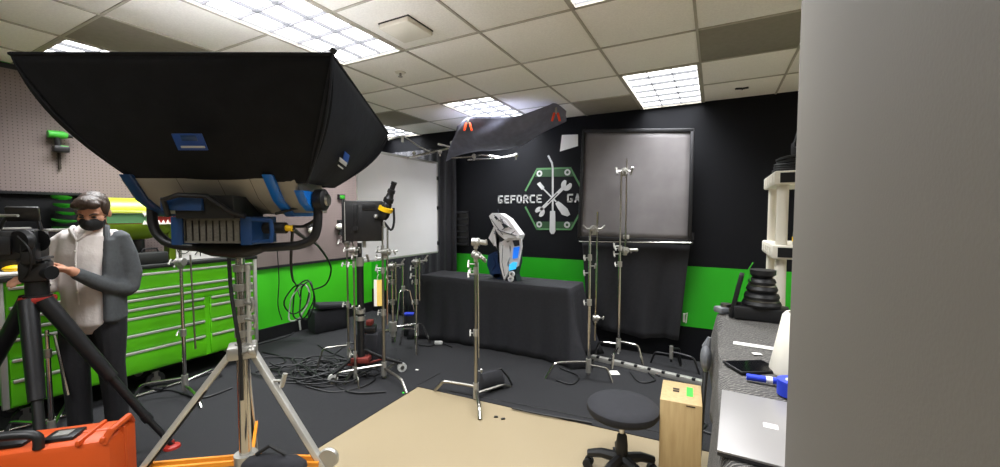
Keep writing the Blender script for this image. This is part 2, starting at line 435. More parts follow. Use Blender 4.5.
# ---- framed black flag with hanging cloth
FY = 4.46
tl, tr_, br, bl = onY(583, 130, FY), onY(694, 129, FY), onY(690.5, 243, FY), onY(578, 238.5, FY)
t = thing('framed_flag', 'large square black fabric flag in a dark frame before the wall', 'flag', ((bl.x+br.x)/2, FY, min(bl.z, br.z)))
W = .035
def fbar(a, b): MB().box((a+b)/2, (W, .03, (b-a).length+W*.6), basis(Vector((0, 1, 0)).cross(b-a), (0, 1, 0), b-a), bev=.005).build('frame_bar', 'metal_dark', t)
cor = [tl, tr_, br, bl]; ctr = (tl+tr_+br+bl)/4; cor = [c.lerp(ctr, .02) for c in cor]
for i in range(4): fbar(cor[i], cor[(i+1) % 4])
def ff(u, v):
    p = cor[3].lerp(cor[2], u).lerp(cor[0].lerp(cor[1], u), v); return p+Vector((0, .004+.012*math.sin(PI*u)*math.sin(PI*v)+.003*math.sin(9*u+5*v), 0))
MB().grid(ff, 14, 14).build('fabric', 'cloth_flag', t, solid=.004)
MB().cyl(cor[2]+Vector((.03, 0, .02)), cor[2]+Vector((.03, 0, .09)), .012).build('corner_pin', 'metal_dark', t)
# rod and cloth below
RY = 4.43; ra = onY(579, 241.5, RY); rb_ = onY(692, 243, RY)
t = thing('silver_crossbar', 'thin silver crossbar along the foot of the framed flag', 'rod', (ra+rb_)/2)
MB().cyl(ra, rb_, .008).build('tube', 'chrome', t)
for q in (ra, rb_): MB().sph(q, .012).build('end_cap', 'plastic_black', t)
hz = onY(640, 334, 4.56).z
def hc(u, v):
    x = ra.x+.01+(rb_.x-ra.x-.03)*u-.14*v*(u-.35)
    f = math.sin(u*17+1.2*math.sin(v*3))*.024*(.3+v)+math.sin(u*41+v*4)*.010*v
    return (x, RY+.09+.05*v+f, ra.z-.004+(hz-.02-ra.z)*v+.015*math.sin(u*8)*v)
tag(MB().grid(hc, 60, 16).build('hanging_cloth', 'cloth_black', solid=.004, sharp=80), 'black cloth hanging from the silver crossbar below the framed flag', 'cloth')
# little white sheet pinned beside the flag
q = [onY(*a, YB-.001) for a in ((562, 135), (578, 134.5), (578, 146), (560, 151.5))]
t = tag(MB().prism(q, (0, -.004, 0)).build('paper_sheet', 'paper'), 'small white sheet pinned to the black wall beside the flag', 'paper')

# ---- white reflector screen on the left
SX = -3.42; ya, yb_ = onX(357.5, 220, SX).y, onX(436.5, 200, SX).y; za = onX(358, 262, SX).z; zb = onX(437, 164, SX).z
t = thing('reflector_screen', 'big white reflector screen standing in front of the corner', 'screen', (SX, (ya+yb_)/2, za))
MB().box((SX, (ya+yb_)/2, (za+zb)/2), (.012, yb_-ya, zb-za)).build('white_board', 'screen_white', t)
MB().box((SX, (ya+yb_)/2, zb+.01), (.03, yb_-ya+.04, .03)).build('top_rail', 'alu', t)
MB().box((SX, (ya+yb_)/2, za-.005), (.02, yb_-ya+.02, .02)).build('bottom_rail', 'alu', t)
MB().box((SX, yb_+.01, (za+zb)/2), (.025, .02, zb-za)).build('edge_strip', 'alu', t)
for zz in (za+.12, (za+zb)/2, zb-.2): MB().box((SX+.01, yb_+.012, zz), (.04, .03, .05)).build('clip', 'plastic_black', t)
# black side curtain between screen and painted wall
ca, cb = onY(436, 200, 4.62), onY(456, 200, 4.62)
cl_ = onY(384, 200, 4.62)
def sc(u, v): return (cl_.x+(cb.x-cl_.x)*u, 4.635+.016*math.sin(u*62+v), .02+2.45*(1-v)+0.0)
tag(MB().grid(sc, 90, 10).build('side_curtain', 'cloth_black', solid=.004, sharp=80), 'black curtain hanging in the corner behind the white screen', 'curtain')
# black slatted vent on the wall
va, vb = onY(454, 211, 4.66), onY(468, 246, 4.66)
t = thing('slatted_vent', 'black slatted box on the wall between curtain and emblem', 'vent', ((va.x+vb.x)/2, 4.65, vb.z))
MB().box(((va.x+vb.x)/2, 4.672, (va.z+vb.z)/2), (abs(vb.x-va.x), .02, va.z-vb.z)).build('backing', 'plastic_black', t)
for k in range(6):
    z = vb.z+.03+(va.z-vb.z-.05)*k/5
    MB().box(((va.x+vb.x)/2, 4.645, z), (abs(vb.x-va.x)-.01, .05, .012), Matrix.Rotation(.5, 3, 'X')).build('slat', 'metal_dark', t)

# ---- wall emblem (flat print on the wall)
WY = YB-.001
def wp(x, y): return onY(x, y, WY)
em = thing('wall_emblem', 'white lettering and crossed tools in a green hexagon on the black wall', 'sign', wp(553, 232))
def strip(pts, wd, m, name, y=-.003, parent=em):
    """flat band of a given pixel-free width along a polyline on the wall"""
    b = MB(); P = [Vector(p) for p in pts]
    for a, c in zip(P, P[1:]):
        d = (c-a); d.y = 0; d.normalize(); nrm = Vector((-d.z, 0, d.x))*wd/2
        b.prism([a+nrm-d*wd*.3, c+nrm+d*wd*.3, c-nrm+d*wd*.3, a-nrm-d*wd*.3], (0, y, 0))
    return b.build(name, m, parent)
def poly(pts, m, name, y=-.003): return MB().prism([wp(*p) for p in pts], (0, y, 0)).build(name, m, em)
PXM = (wp(554, 200)-wp(553, 200)).length
poly([(538, 170), (571, 169.3), (574, 176.4), (535, 177)], 'logo_green_dark', 'top_plate', -.002)
poly([(535.5, 221.5), (573.5, 221.8), (571, 228), (537.5, 228)], 'logo_green_dark', 'bottom_plate', -.002)
strip([wp(525.6, 190.5), wp(537.2, 169), wp(570.5, 168), wp(582.5, 190.5)], 1.7*PXM, 'logo_green', 'hexagon_upper')
strip([wp(525.6, 207.2), wp(537, 229), wp(571, 229.3), wp(582.5, 208)], 1.7*PXM, 'logo_green', 'hexagon_lower')
for (x, y) in ((539.5, 173.6), (567.5, 172.3), (539.3, 224.4), (567.1, 224.8)):
    c = wp(x, y); MB().lathe([(.035*1.1, 0), (.035*1.1, .004), (.018, .004), (.018, 0)], c, (0, -1, 0), 16).build('screw_ring', 'logo_grey', em)
# pick tool
strip([wp(548.4, 156), wp(552, 163), wp(552.8, 168), wp(552.8, 213)], 1.7*PXM, 'logo_grey', 'pick_shaft', -.004)
poly([(550.2, 211), (555.2, 211), (555.6, 231), (554, 234), (551.3, 234), (549.7, 231)], 'logo_grey', 'pick_handle', -.006)
# screwdriver
strip([wp(542, 187.5), wp(556, 201.5)], 1.3*PXM, 'logo_grey', 'screwdriver_shaft', -.004)
poly([(537, 184), (540, 182), (544.5, 187.2), (542, 190)], 'logo_grey', 'screwdriver_tip', -.004)
poly([(555.5, 203.5), (558, 201.2), (561, 203), (567.5, 208.6), (570.2, 214.5), (567.5, 216.6), (562, 214.5), (557.8, 208)], 'logo_grey', 'screwdriver_handle', -.006)
# wrench
strip([wp(541.5, 209.3), wp(563.5, 187.6)], 3.1*PXM, 'logo_grey', 'wrench_shaft', -.005)
strip([wp(548, 203), wp(557.5, 193.5)], .9*PXM, 'wall_black', 'wrench_slot', -.0056)
def jaw(c, ang, r, name):
    o = wp(*c); pts = []
    for k in range(13):
        a = ang+R(48)+R(264)*k/12; pts.append(o+Vector((math.cos(a)*r, 0, math.sin(a)*r)))
    for k in range(7):
        a = ang+R(312)-0 if k == 0 else ang-R(40)+R(80)*k/6
        if k == 0: a = ang-R(40)
        pts.append(o+Vector((math.cos(a)*r*.45-math.cos(ang)*r*.15, 0, math.sin(a)*r*.45-math.sin(ang)*r*.15)))
    # inner notch runs from lower lip to upper lip through the throat
    inn = [o+Vector((math.cos(ang-R(30))*r*.75, 0, math.sin(ang-R(30))*r*.75)), o-Vector((math.cos(ang), 0, math.sin(ang)))*r*.2, o+Vector((math.cos(ang+R(30))*r*.75, 0, math.sin(ang+R(30))*r*.75))]
    return MB().prism(pts[:13]+inn, (0, -.005, 0)).build(name, 'logo_grey', em)
jaw((566.5, 185.2), R(60), 5.2*PXM, 'wrench_head'); jaw((540, 211.8), R(225), 5.0*PXM, 'wrench_head')
# block lettering
GL = {'G': [[(1, 1), (0, 1), (0, 0), (1, 0), (1, .40), (.70, .40)]], 'E': [[(1, 1), (0, 1), (0, 0), (1, 0)], [(0, .5), (.85, .5)]], 'F': [[(1, 1), (0, 1), (0, 0)], [(0, .48), (.85, .48)]],
      'O': [[(0, 0), (0, 1), (1, 1), (1, 0), (0, 0)]], 'R': [[(0, 0), (0, 1), (1, 1), (1, .45), (0, .45)], [(.45, .45), (1, 0)]], 'C': [[(1, 1), (0, 1), (0, 0), (1, 0)]], 'A': [[(0, 0), (.5, 1), (1, 0)], [(.2, .33), (.8, .33)]]}
def word(txt, a, b, zt, zb_):
    n = len(txt); w_ = (b-a)/n; st = (zt-zb_)*.19; lw = w_*.8-st
    for i, ch in enumerate(txt):
        x0 = a+w_*i+w_*.1+st/2; mb = MB()
        for pl in GL[ch]:
            P = [Vector((x0+lw*u, WY, zb_+st/2+(zt-zb_-st)*v)) for u, v in pl]
            for p0, p1 in zip(P, P[1:]):
                d = (p1-p0).normalized(); nr = Vector((-d.z, 0, d.x))*st/2; d = d*st*.5
                mb.prism([p0+nr-d, p1+nr+d, p1-nr+d, p0-nr-d], (0, -.004, 0))
        mb.build('letter', 'logo_grey', em)
zt, zb_ = wp(520, 195).z, wp(520, 203.2).z
word('GEFORCE', wp(497.5, 199).x, wp(542.5, 199).x, zt, zb_)
x0 = wp(566.5, 199).x; lw7 = (wp(542.5, 199).x-wp(497.5, 199).x)/7
word('GARAGE', x0, x0+lw7*6, zt, zb_)

# ---- tool chest
CX, CY0, CY1, CZ0, CZ1 = -4.30, .80, 2.53, .19, 1.075
t = thing('tool_chest', 'long bright green rolling tool chest with silver drawer pulls', 'tool chest', ((CX-4.78)/2, (CY0+CY1)/2, 0))
MB().box(((CX-4.775)/2, (CY0+CY1)/2, (CZ0+CZ1)/2), (4.775+CX-.012, CY1-CY0, CZ1-CZ0)).build('body', 'chest_green', t)
MB().box(((CX-4.775)/2+.01, (CY0+CY1)/2, CZ1+.018), (4.775+CX+.03, CY1-CY0+.04, .034), bev=.006).build('worktop', 'chest_dark', t)
for y in (CY0, CY1): MB().box((CX-.004, y, (CZ0+CZ1)/2), (.03, .035, CZ1-CZ0), bev=.006).build('corner_trim', 'alu', t)
rows = [1.045, .905, .835, .755, .68, .535, .39, .20]
dv = onX(206, 320, CX).y
def drawer(y0, y1, z1, z0):
    d = MB().box((CX-.004, (y0+y1)/2, (z0+z1)/2), (.02, y1-y0-.012, z1-z0-.01), bev=.003).build('drawer', 'chest_green', t)
    MB().box((CX+.014, (y0+y1)/2, z1-.014), (.02, y1-y0-.03, .022), bev=.005).build('pull', 'alu', d)
for k in range(len(rows)-1):
    if k < 3: drawer(CY0+.02, CY1-.02, rows[k], rows[k+1])
    else:
        drawer(CY0+.02, dv, rows[k], rows[k+1]); drawer(dv+.03, CY1-.02, rows[k], rows[k+1])
def caster(x, y, r, t, m='steel'):
    MB().cyl((x-.015, y, r+.006), (x+.015, y, r+.006), r, n=18).build('wheel', 'rubber', t)
    MB().cyl((x-.018, y, r+.006), (x+.018, y, r+.006), r*.5, n=14).box((x, y, r*2.1), (.05, .05, .012)).box((x+.022, y, r*1.5), (.004, .03, r*1.3)).build('wheel_fork', m, t)
for y in (CY0+.1, (CY0+CY1)/2, CY1-.1):
    for x in (CX-.07, -4.7): caster(x, y, .07, t)

# ---- partition items: shelf, table with blanket on the right
BZ = .93; BX0, BX1, BY0, BY1 = fl(719, 330, BZ).x+.01, .72, EY+.03, fl(717, 318, BZ).y+.1
t = thing('work_table', 'long narrow work table hidden under a quilted grey blanket', 'table', ((BX0+BX1)/2, (BY0+BY1)/2, 0))
MB().box(((BX0+BX1)/2, (BY0+BY1)/2, BZ-.025), (BX1-BX0-.02, BY1-BY0-.02, .03)).build('tabletop', 'plastic_white', t)
for x in (BX0+.06, BX1-.06):
    for y in (BY0+.1, BY1-.1): MB().cyl((x, y, 0), (x, y, BZ-.04), .016).build('leg', 'metal_dark', t)
def bl_(u, v):
    y = BY0+(BY1+.03-BY0)*u
    hem = .30+.10*math.sin(u*3+.5)+.03*math.sin(u*11)
    if u > .93: hem += (u-.93)*2.2
    s_ = v*(hem+BX1-BX0)
    if s_ < hem:
        k = 1-s_/hem; x = BX0-.012-.022*k*(1+.5*math.sin(u*22))-.012*math.sin(u*9)*k; z = BZ+.004-hem*k
        if u > .9: x -= (u-.9)*.5*k
        return (x, y+.05*k*(1 if u > .9 else 0), z)
    return (BX0+(s_-hem), y, BZ+.004+.003*math.sin(y*23+s_*17))
tag(MB().grid(bl_, 60, 34).build('quilted_blanket', 'blanket', solid=.008, sharp=80), 'grey quilted moving blanket spread over the right work table', 'blanket')

# ---- stool
sx, sy = fl(622.5, 407, .42).xy
t = thing('work_stool', 'low round black padded stool in the foreground', 'stool', (sx, sy, 0))
MB().lathe([(.01, .375), (.17, .375), (.195, .385), (.206, .405), (.204, .43), (.19, .443), (.14, .449), (.01, .45)], (sx, sy, 0), n=40).build('seat', 'cloth_black', t)
MB().cyl((sx, sy, .24), (sx, sy, .38), .015, n=14).build('gas_lift', 'chrome', t)
MB().lathe([(.036, .05), (.034, .2), (.028, .25), (.017, .265)], (sx, sy, 0), n=16).lathe([(.012, .355), (.07, .362), (.07, .375), (.01, .376)], (sx, sy, 0)).build('column_sleeve', 'plastic_black', t)
for k in range(5):
    a = .62+k*2*PI/5; d = Vector((math.cos(a), math.sin(a), 0)); c = Vector((sx, sy, 0))
    MB().tube([c+Vector((0, 0, .11)), c+d*.12+Vector((0, 0, .11)), c+d*.2+Vector((0, 0, .085))], [.034, .028, .022], 8).build('base_arm', 'plastic_black', t)
    e_ = c+d*.2; n_ = Vector((-d.y, d.x, 0))
    MB().cyl(e_+n_*.006+Vector((0, 0, .028)), e_+n_*.03+Vector((0, 0, .028)), .028).cyl(e_-n_*.006+Vector((0, 0, .028)), e_-n_*.03+Vector((0, 0, .028)), .028).cyl(e_+Vector((0, 0, .03)), e_+Vector((0, 0, .08)), .008).build('caster', 'rubber', t)

# ---- apple box standing on end
q = fl(660, 399, .508); a0 = R(3)
bx = Matrix.Rotation(a0, 3, 'Z'); WX, WYd, WZ = .215, .30, .508
cc = q+bx @ Vector((WX/2, WYd/2, 0)); cc.z = 0
t = thing('apple_box', 'pale plywood apple box standing on end beside the stool', 'box', cc)
MB().box(cc+Vector((0, 0, WZ/2)), (WX, WYd, WZ), bx, bev=.004).build('body', 'plywood', t)
for dy in (-.02, .012): MB().box(cc+bx @ Vector((-.028, dy+.02, 0))+Vector((0, 0, WZ+.0005)), (.035, .022, .003), bx).build('hand_hole', 'plywood_dark', t)
MB().box(cc+bx @ Vector((.045, .02, 0))+Vector((0, 0, WZ+.001)), (.034, .13, .002), bx).build('tape', 'tape_green', t)
MB().box(cc+bx @ Vector((.05, -WYd/2-.0005, 0))+Vector((0, 0, WZ-.012)), (.045, .002, .006), bx).build('slot', 'plywood_dark', t)
# ================================================================== SOFTBOX LIGHT ON ITS STAND
LATH = Vector((math.cos(YAW), math.sin(YAW), 0)); DEPH = Vector((-math.sin(YAW), math.cos(YAW), 0)); UPZ = Vector((0, 0, 1))
LD = 1.9
A = at(10, 53, 1.5); B = at(332, 55, 1.5); A.z = B.z = (A.z+B.z)/2
Cc = at(388, 133, 2.3); Dd = A+(Cc-B)
fc = at(225, 197, LD)                     # centre of the lamp body
sp = at(240, 258, LD)                     # top of the stand
r0 = at(137, 183, 1.78); r1 = at(307, 183, 1.78); r0.z = r1.z = (r0.z+r1.z)/2
r2 = r1+DEPH*.3; r3 = r0+DEPH*.3
t = thing('softbox_light', 'huge black softbox lamp with blue and silver body aimed upwards', 'studio light', (sp.x, sp.y, sp.z))
def panel(p00, p10, p11, p01, bul, name, m, nrm, parent=t):
    """p00,p10 on the rim, p01,p11 on the lamp; cloth bulges outwards"""
    def f(u, v):
        a = p00.lerp(p10, u); b = p01.lerp(p11, u)
        s_ = math.sin(PI*v**.9)
        return a.lerp(b, v)+nrm*bul*s_*(.75+.25*math.cos((u-.5)*PI*2))+Vector((0, 0, -.02*math.sin(PI*u)*s_))+(p00-p10).normalized()*(.5-u)*2*bul*s_
    return MB().grid(f, 24, 16).build(name, m, parent, solid=.004, sharp=80)
nf = -DEPH*.9-UPZ*.45
panel(A, B, r1, r0, .05, 'near_panel', 'softbox', nf.normalized())
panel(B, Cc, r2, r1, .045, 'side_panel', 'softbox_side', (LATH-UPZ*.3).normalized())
panel(Cc, Dd, r3, r2, .05, 'far_panel', 'softbox', (DEPH-UPZ*.4).normalized())
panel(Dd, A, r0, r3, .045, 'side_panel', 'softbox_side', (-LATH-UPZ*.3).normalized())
MB().prism([p.lerp((A+Cc)/2, .06)-UPZ*.03 for p in (A, B, Cc, Dd)], (0, 0, .004)).build('diffuser', 'screen_white', t)
MB().tube([A, B, Cc, Dd], .008, 6, closed=True).build('rim_piping', 'softbox', t)
def seam_pts(a, b, k=10):
    return [a.lerp(b, i/k)+((LATH-DEPH*.9-UPZ*.4).normalized()*.055*math.sin(PI*(i/k)**.9)) for i in range(k+1)]
MB().tube(seam_pts(B, r1), .005, 6).build('corner_seam', 'softbox_side', t)
MB().tube([B+UPZ*.005, B+UPZ*.02+LATH*.01], .012, 8).build('corner_cap', 'rubber', t)
# logo patches sewn on the cloth
def patch(px_, py_, d, w_, h_, m, name, rx, ry, dz=0):
    c = at(px_, py_, d); n = rx.cross(ry).normalized()
    return MB().box(c+n*dz, (w_, h_, .004), basis(rx, ry, n), bev=.001).build(name, m, t)
pd = 1.62
ny_ = (A.lerp(B, .5)-r0.lerp(r1, .5)).normalized()
patch(190, 142, 1.535, .115, .065, 'label_blue', 'logo_patch', LATH, ny_)
patch(189, 138, 1.525, .06, .022, 'blue_deep', 'logo_mark', LATH, ny_)
patch(193, 147, 1.525, .09, .008, 'logo_grey', 'logo_mark', LATH, ny_)
se = ((Cc-B).normalized()); sd = (r1-B).normalized()
for (x, y, d, w_, h_, m) in ((346, 158, 1.86, .06, .05, 'label_blue'), (343, 162, 1.845, .085, .022, 'logo_grey'), (340.5, 167, 1.84, .06, .008, 'logo_grey')):
    patch(x, y, d, w_, h_, m, 'logo_patch', (se*.9+Vector((0, 0, .0))).normalized(), -sd)
# lamp body: extruded profile along LATH
def extr(prof, x0, x1, c, name, m, parent=t):
    ring = lambda x, k=1.: [c+LATH*x+DEPH*(p[0]*k)+UPZ*(p[1]*k) for p in prof]
    return MB().loft([ring(x0, .97), ring(x0+.004), ring(x1-.004), ring(x1, .97)]).build(name, m, parent)
shr = lambda P: [(p[0]-(p[1]-.09)*.75, p[1]) for p in P]
bp = shr([(-.15, .075), (.15, .075), (.15, -.02), (.09, -.08), (-.10, -.08), (-.15, -.01)])
extr(bp, -.30, .28, fc, 'lamp_body', 'body_silver')
for x in (-.12, .06, .2): extr([(p[0]*1.01, p[1]*1.01) for p in bp], x, x+.006, fc, 'body_rib', 'metal_dark')
ep = shr([(-.165, .09), (.16, .09), (.16, -.03), (.10, -.092), (-.11, -.092), (-.165, -.02)])
extr(ep, .27, .315, fc, 'end_cap', 'blue_bright'); extr([(p[0]*.8, p[1]*.8) for p in ep], .31, .40, fc, 'end_cover', 'body_silver')
extr([(p[0]*.55-.03, p[1]*.5-.02) for p in ep], .385, .425, fc, 'end_boss', 'blue_bright')
extr(ep, -.345, -.295, fc, 'end_cap', 'blue_deep'); extr([(p[0]*.8, p[1]*.8) for p in ep], -.365, -.34, fc, 'end_cover', 'body_silver')
for k in range(5): MB().box(fc+LATH*(-.02+.0*k)+DEPH*(-.158)+UPZ*(-.015+.0*k)+LATH*(.03*k), (.02, .004, .03), rotz(YAW)).build('vent_slot', 'metal_dark', t)
# rear handle, control panel and black cloth under the lamp body
extr([(-.17, -.0), (.05, -.01), (.05, -.10), (-.16, -.10)], -.11, .15, fc, 'control_panel', 'plastic_black')
extr([(-.178, -.01), (-.15, -.01), (-.15, -.065), (-.178, -.065)], -.16, .02, fc, 'rear_plate', 'blue_deep')
MB().tube([fc+LATH*-.13+DEPH*-.17+UPZ*-.09, fc+LATH*-.125+DEPH*-.2+UPZ*-.02, fc+LATH*-.06+DEPH*-.2+UPZ*.0, fc+LATH*.06+DEPH*-.2+UPZ*-.005, fc+LATH*.14+DEPH*-.18+UPZ*-.07, fc+LATH*.2+DEPH*-.17+UPZ*-.09], .011, 8).build('rear_handle', 'plastic_black', t)
# power supply hanging underneath
bc = at(228, 230, LD-.03)
extr([(-.09, .055), (.09, .055), (.09, -.055), (-.09, -.055)], -.14, .13, bc, 'power_supply', 'mesh_grey')
extr([(-.1, .062), (.1, .062), (.1, -.062), (-.1, -.062)], .12, .17, bc, 'supply_end', 'blue_deep'); extr([(-.1, .062), (.1, .062), (.1, -.062), (-.1, -.062)], -.185, -.135, bc, 'supply_end', 'blue_deep')
for s_ in (-.05, .05): MB().tube([bc+LATH*.17+UPZ*s_-DEPH*.09, bc+LATH*.25+UPZ*s_*.9-DEPH*.09], .009, 6).build('guard_bar', 'blue_deep', t)
MB().tube([bc+LATH*.25+UPZ*-.05-DEPH*.09, bc+LATH*.255-DEPH*.09, bc+LATH*.25+UPZ*.05-DEPH*.09], .009, 6).build('guard_bar', 'blue_deep', t)
MB().cyl(bc+LATH*.17+UPZ*.01, bc+LATH*.27+UPZ*.01, .026).build('plug', 'rubber', t)
MB().cyl(bc+LATH*.265+UPZ*.01, bc+LATH*.30+UPZ*.008, .014).build('connector', 'yellow', t)
for x in range(9): MB().box(bc+LATH*(-.125+.03*x)-DEPH*.092, (.004, .004, .09), rotz(YAW)).build('fin', 'metal_dark', t)
# yoke
yk = [at(x, y, LD) for x, y in ((318, 200), (318, 215), (317, 228), (313, 238), (303, 244), (285, 246.5), (240, 248), (195, 247), (172, 244), (160, 237), (153.5, 226), (152, 212), (152, 200))]
MB().tube(catmull(yk, 4), .021, 10).build('yoke', 'metal_dark', t)
MB().tube([at(201, 248, LD), at(212, 249, LD), at(236, 251, LD), at(250, 250, LD), at(263, 247.5, LD)], [.022, .034, .036, .034, .022], 10).build('yoke_sleeve', 'plastic_black', t)
kb = at(318, 200, LD)
MB().lathe([(.01, -.02), (.05, -.018), (.052, .02), (.042, .028), (.01, .03)], kb+LATH*.012, LATH, 18).build('tilt_knob', 'metal_dark', t)
MB().lathe([(.01, -.0), (.028, .0), (.026, .012), (.01, .014)], kb+LATH*.04, LATH, 14).build('knob_cap', 'steel', t)
MB().cyl(kb-LATH*.1, kb, .02).build('pivot', 'steel', t)
kb = at(152, 200, LD); MB().lathe([(.01, -.02), (.03, -.018), (.03, .01), (.01, .012)], kb, LATH, 14).cyl(kb, kb+LATH*.06, .018).build('tilt_knob', 'metal_dark', t)
MB().cyl((sp.x, sp.y, sp.z-.0), (sp.x, sp.y, sp.z+.03), .02).build('mount_pin', 'steel', t)

# ---- heavy crank stand
gx, gy = sp.x, sp.y
t = thing('crank_stand', 'heavy chrome light stand with orange braces carrying the big softbox', 'light stand', (gx, gy, 0))
zc = zof((gx, gy), 346); zl = zof((gx, gy), 459)
P_ = lambda a, b, z: Vector((gx, gy, 0))+LATH*a+DEPH*b+UPZ*z
MB().cyl(P_(0, 0, zof((gx, gy), 275)), P_(0, 0, sp.z-.001), .019, n=16).build('inner_riser', 'chrome', t)
MB().cyl(P_(0, 0, zc), P_(0, 0, zof((gx, gy), 268)), .024, n=18).build('riser', 'chrome', t)
MB().cyl(P_(0, 0, zl-.06), P_(0, 0, zc), .027, n=18).build('mast', 'chrome', t)
MB().cyl(P_(.040, -.01, zc+.02), P_(.042, -.01, zof((gx, gy), 264)), .010, n=10).build('side_rod', 'alu', t)
for yy in (268, 287, 302, 318, 333, 346):
    z = zof((gx, gy), yy); MB().cyl(P_(0, 0, z-.016), P_(0, 0, z+.016), .031, n=18).box(P_(.025, 0, z), (.05, .03, .022), rotz(YAW)).build('collar', 'cast', t)
for yy, a in ((318, .09), (302, .08)):
    z = zof((gx, gy), yy); MB().cyl(P_(.03, -.02, z), P_(a, -.05, z), .006).tube([P_(a, -.05, z-.03), P_(a+.012, -.055, z), P_(a, -.05, z+.03)], .008, 6).build('t_handle', 'cast', t)
MB().box(P_(0, 0, zc-.02), (.12, .12, .06), rotz(YAW+.5), bev=.01).build('leg_collar', 'cast', t)
MB().cyl(P_(0, 0, zl-.03), P_(0, 0, zl+.03), .05, n=18).build('lower_collar', 'cast', t)
MB().cyl(P_(.02, -.06, zc-.02), P_(.1, -.1, zc+.01), .006).sph(P_(.105, -.1, zc+.012), .018).build('lock_knob', 'cast', t)
legdirs = [(-.98, -.12), (.95, .0), (-.47, .88)]
for i, (a, b) in enumerate(legdirs):
    n_ = math.hypot(a, b); a /= n_; b /= n_; L_ = (.70, .55, .6)[i]
    p0 = P_(a*.05, b*.05, zc-.03); p1 = P_(a*L_, b*L_, .03); ax = (p1-p0).normalized(); sd_ = Vector((-(LATH*b).x+0, 0, 0))
    side = ax.cross(UPZ).normalized(); rot = basis(side, ax.cross(side)*-1, ax); ln = (p1-p0).length
    lg = MB().box((p0+p1)/2, (.036, .026, ln), rot, bev=.004).build('leg', 'alu', t)
    MB().box(p0.lerp(p1, .5)+rot @ Vector((0, -.016, 0)), (.02, .006, ln*.6), rot).build('leg_inlay', 'metal_dark', lg)
    MB().sph(p1, .026).build('foot', 'rubber', lg)
    m_ = p0.lerp(p1, .62)
    for s_ in (-.024, .024): MB().box((P_(0, 0, zl)+m_)/2+side*s_, (.014, .022, (m_-P_(0, 0, zl)).length), basis(side, (m_-P_(0, 0, zl)).cross(side), m_-P_(0, 0, zl))).build('brace', 'orange_leg', t)
    if i == 1:
        k_ = p0.lerp(p1, .6)+LATH*.05; MB().lathe([(.008, -.012), (.045, -.012), (.05, 0), (.045, .012), (.008, .012)], k_, DEPH, 18).cyl(k_-LATH*.06, k_, .008).build('leg_wheel', 'cast', t)
        k_ = p0.lerp(p1, .16)+LATH*.05; MB().cyl(k_-LATH*.05, k_, .007).tube([k_-UPZ*.03, k_+LATH*.01, k_+UPZ*.035+LATH*.02], .011, 6).build('t_handle', 'cast', t)
# sandbag on the lower collar
q = at(270, 461, LD-.1)
t = thing('sandbag', 'black sandbag slung over the orange brace of the heavy stand', 'sandbag', q-Vector((0, 0, .06)))
MB().loft([[q+LATH*x+DEPH*(math.cos(k*PI/5)*.05*s_)+UPZ*(math.sin(k*PI/5)*.035*s_-abs(x)*.15) for k in range(10)] for x, s_ in ((-.12, .4), (-.1, .85), (-.03, 1), (.03, .85), (.1, 1), (.15, .6), (.16, .3))]).build('bag', 'cloth_black', t)
MB().tube([q+LATH*-.06+UPZ*.03, q+LATH*0+UPZ*.07, q+LATH*.07+UPZ*.03], .008, 6).build('strap', 'rubber', t)

# ================================================================== C-STANDS
def knob(p, d, t, m='cast', s=1.):
    d = Vector(d).normalized(); p = Vector(p); e_ = p+d*.045*s; h = d.cross(UPZ) if abs(d.z) < .9 else LATH
    h = UPZ*.8+h.normalized()*.6; h.normalize()
    MB().cyl(p, e_, .004*s, n=6).tube([e_-h*.026*s, e_+d*.004, e_+h*.026*s], [.0075*s, .006*s, .0075*s], 6).build('t_handle', m, t)
def grip(p, d, t, m='cast', s=1.):
    """grip head: two discs on a block, a handle"""
    d = Vector(d).normalized(); p = Vector(p)
    MB().cyl(p-d*.03*s, p-d*.002, .034*s, n=16).cyl(p+d*.002, p+d*.03*s, .034*s, n=16).cyl(p+d*.03*s, p+d*.05*s, .016*s, n=10).box(p-d*.0+UPZ*-.03*s, (.036*s, .036*s, .05*s), rotz(YAW), bev=.004).build('grip_head', m, t)
    knob(p+d*.045*s, d, t, m, s)
def leg_path(h, zh, f):
    f = Vector((f[0], f[1], 0)); h = Vector((h[0], h[1], 0)); d = f-h; L_ = d.length; d.normalize()
    return catmull([h+UPZ*zh+d*.01, h+d*L_*.45+UPZ*(zh*.97), h+d*L_*.76+UPZ*(zh*.90), h+d*L_*.86+UPZ*(zh*.62), f+UPZ*.006], 5)
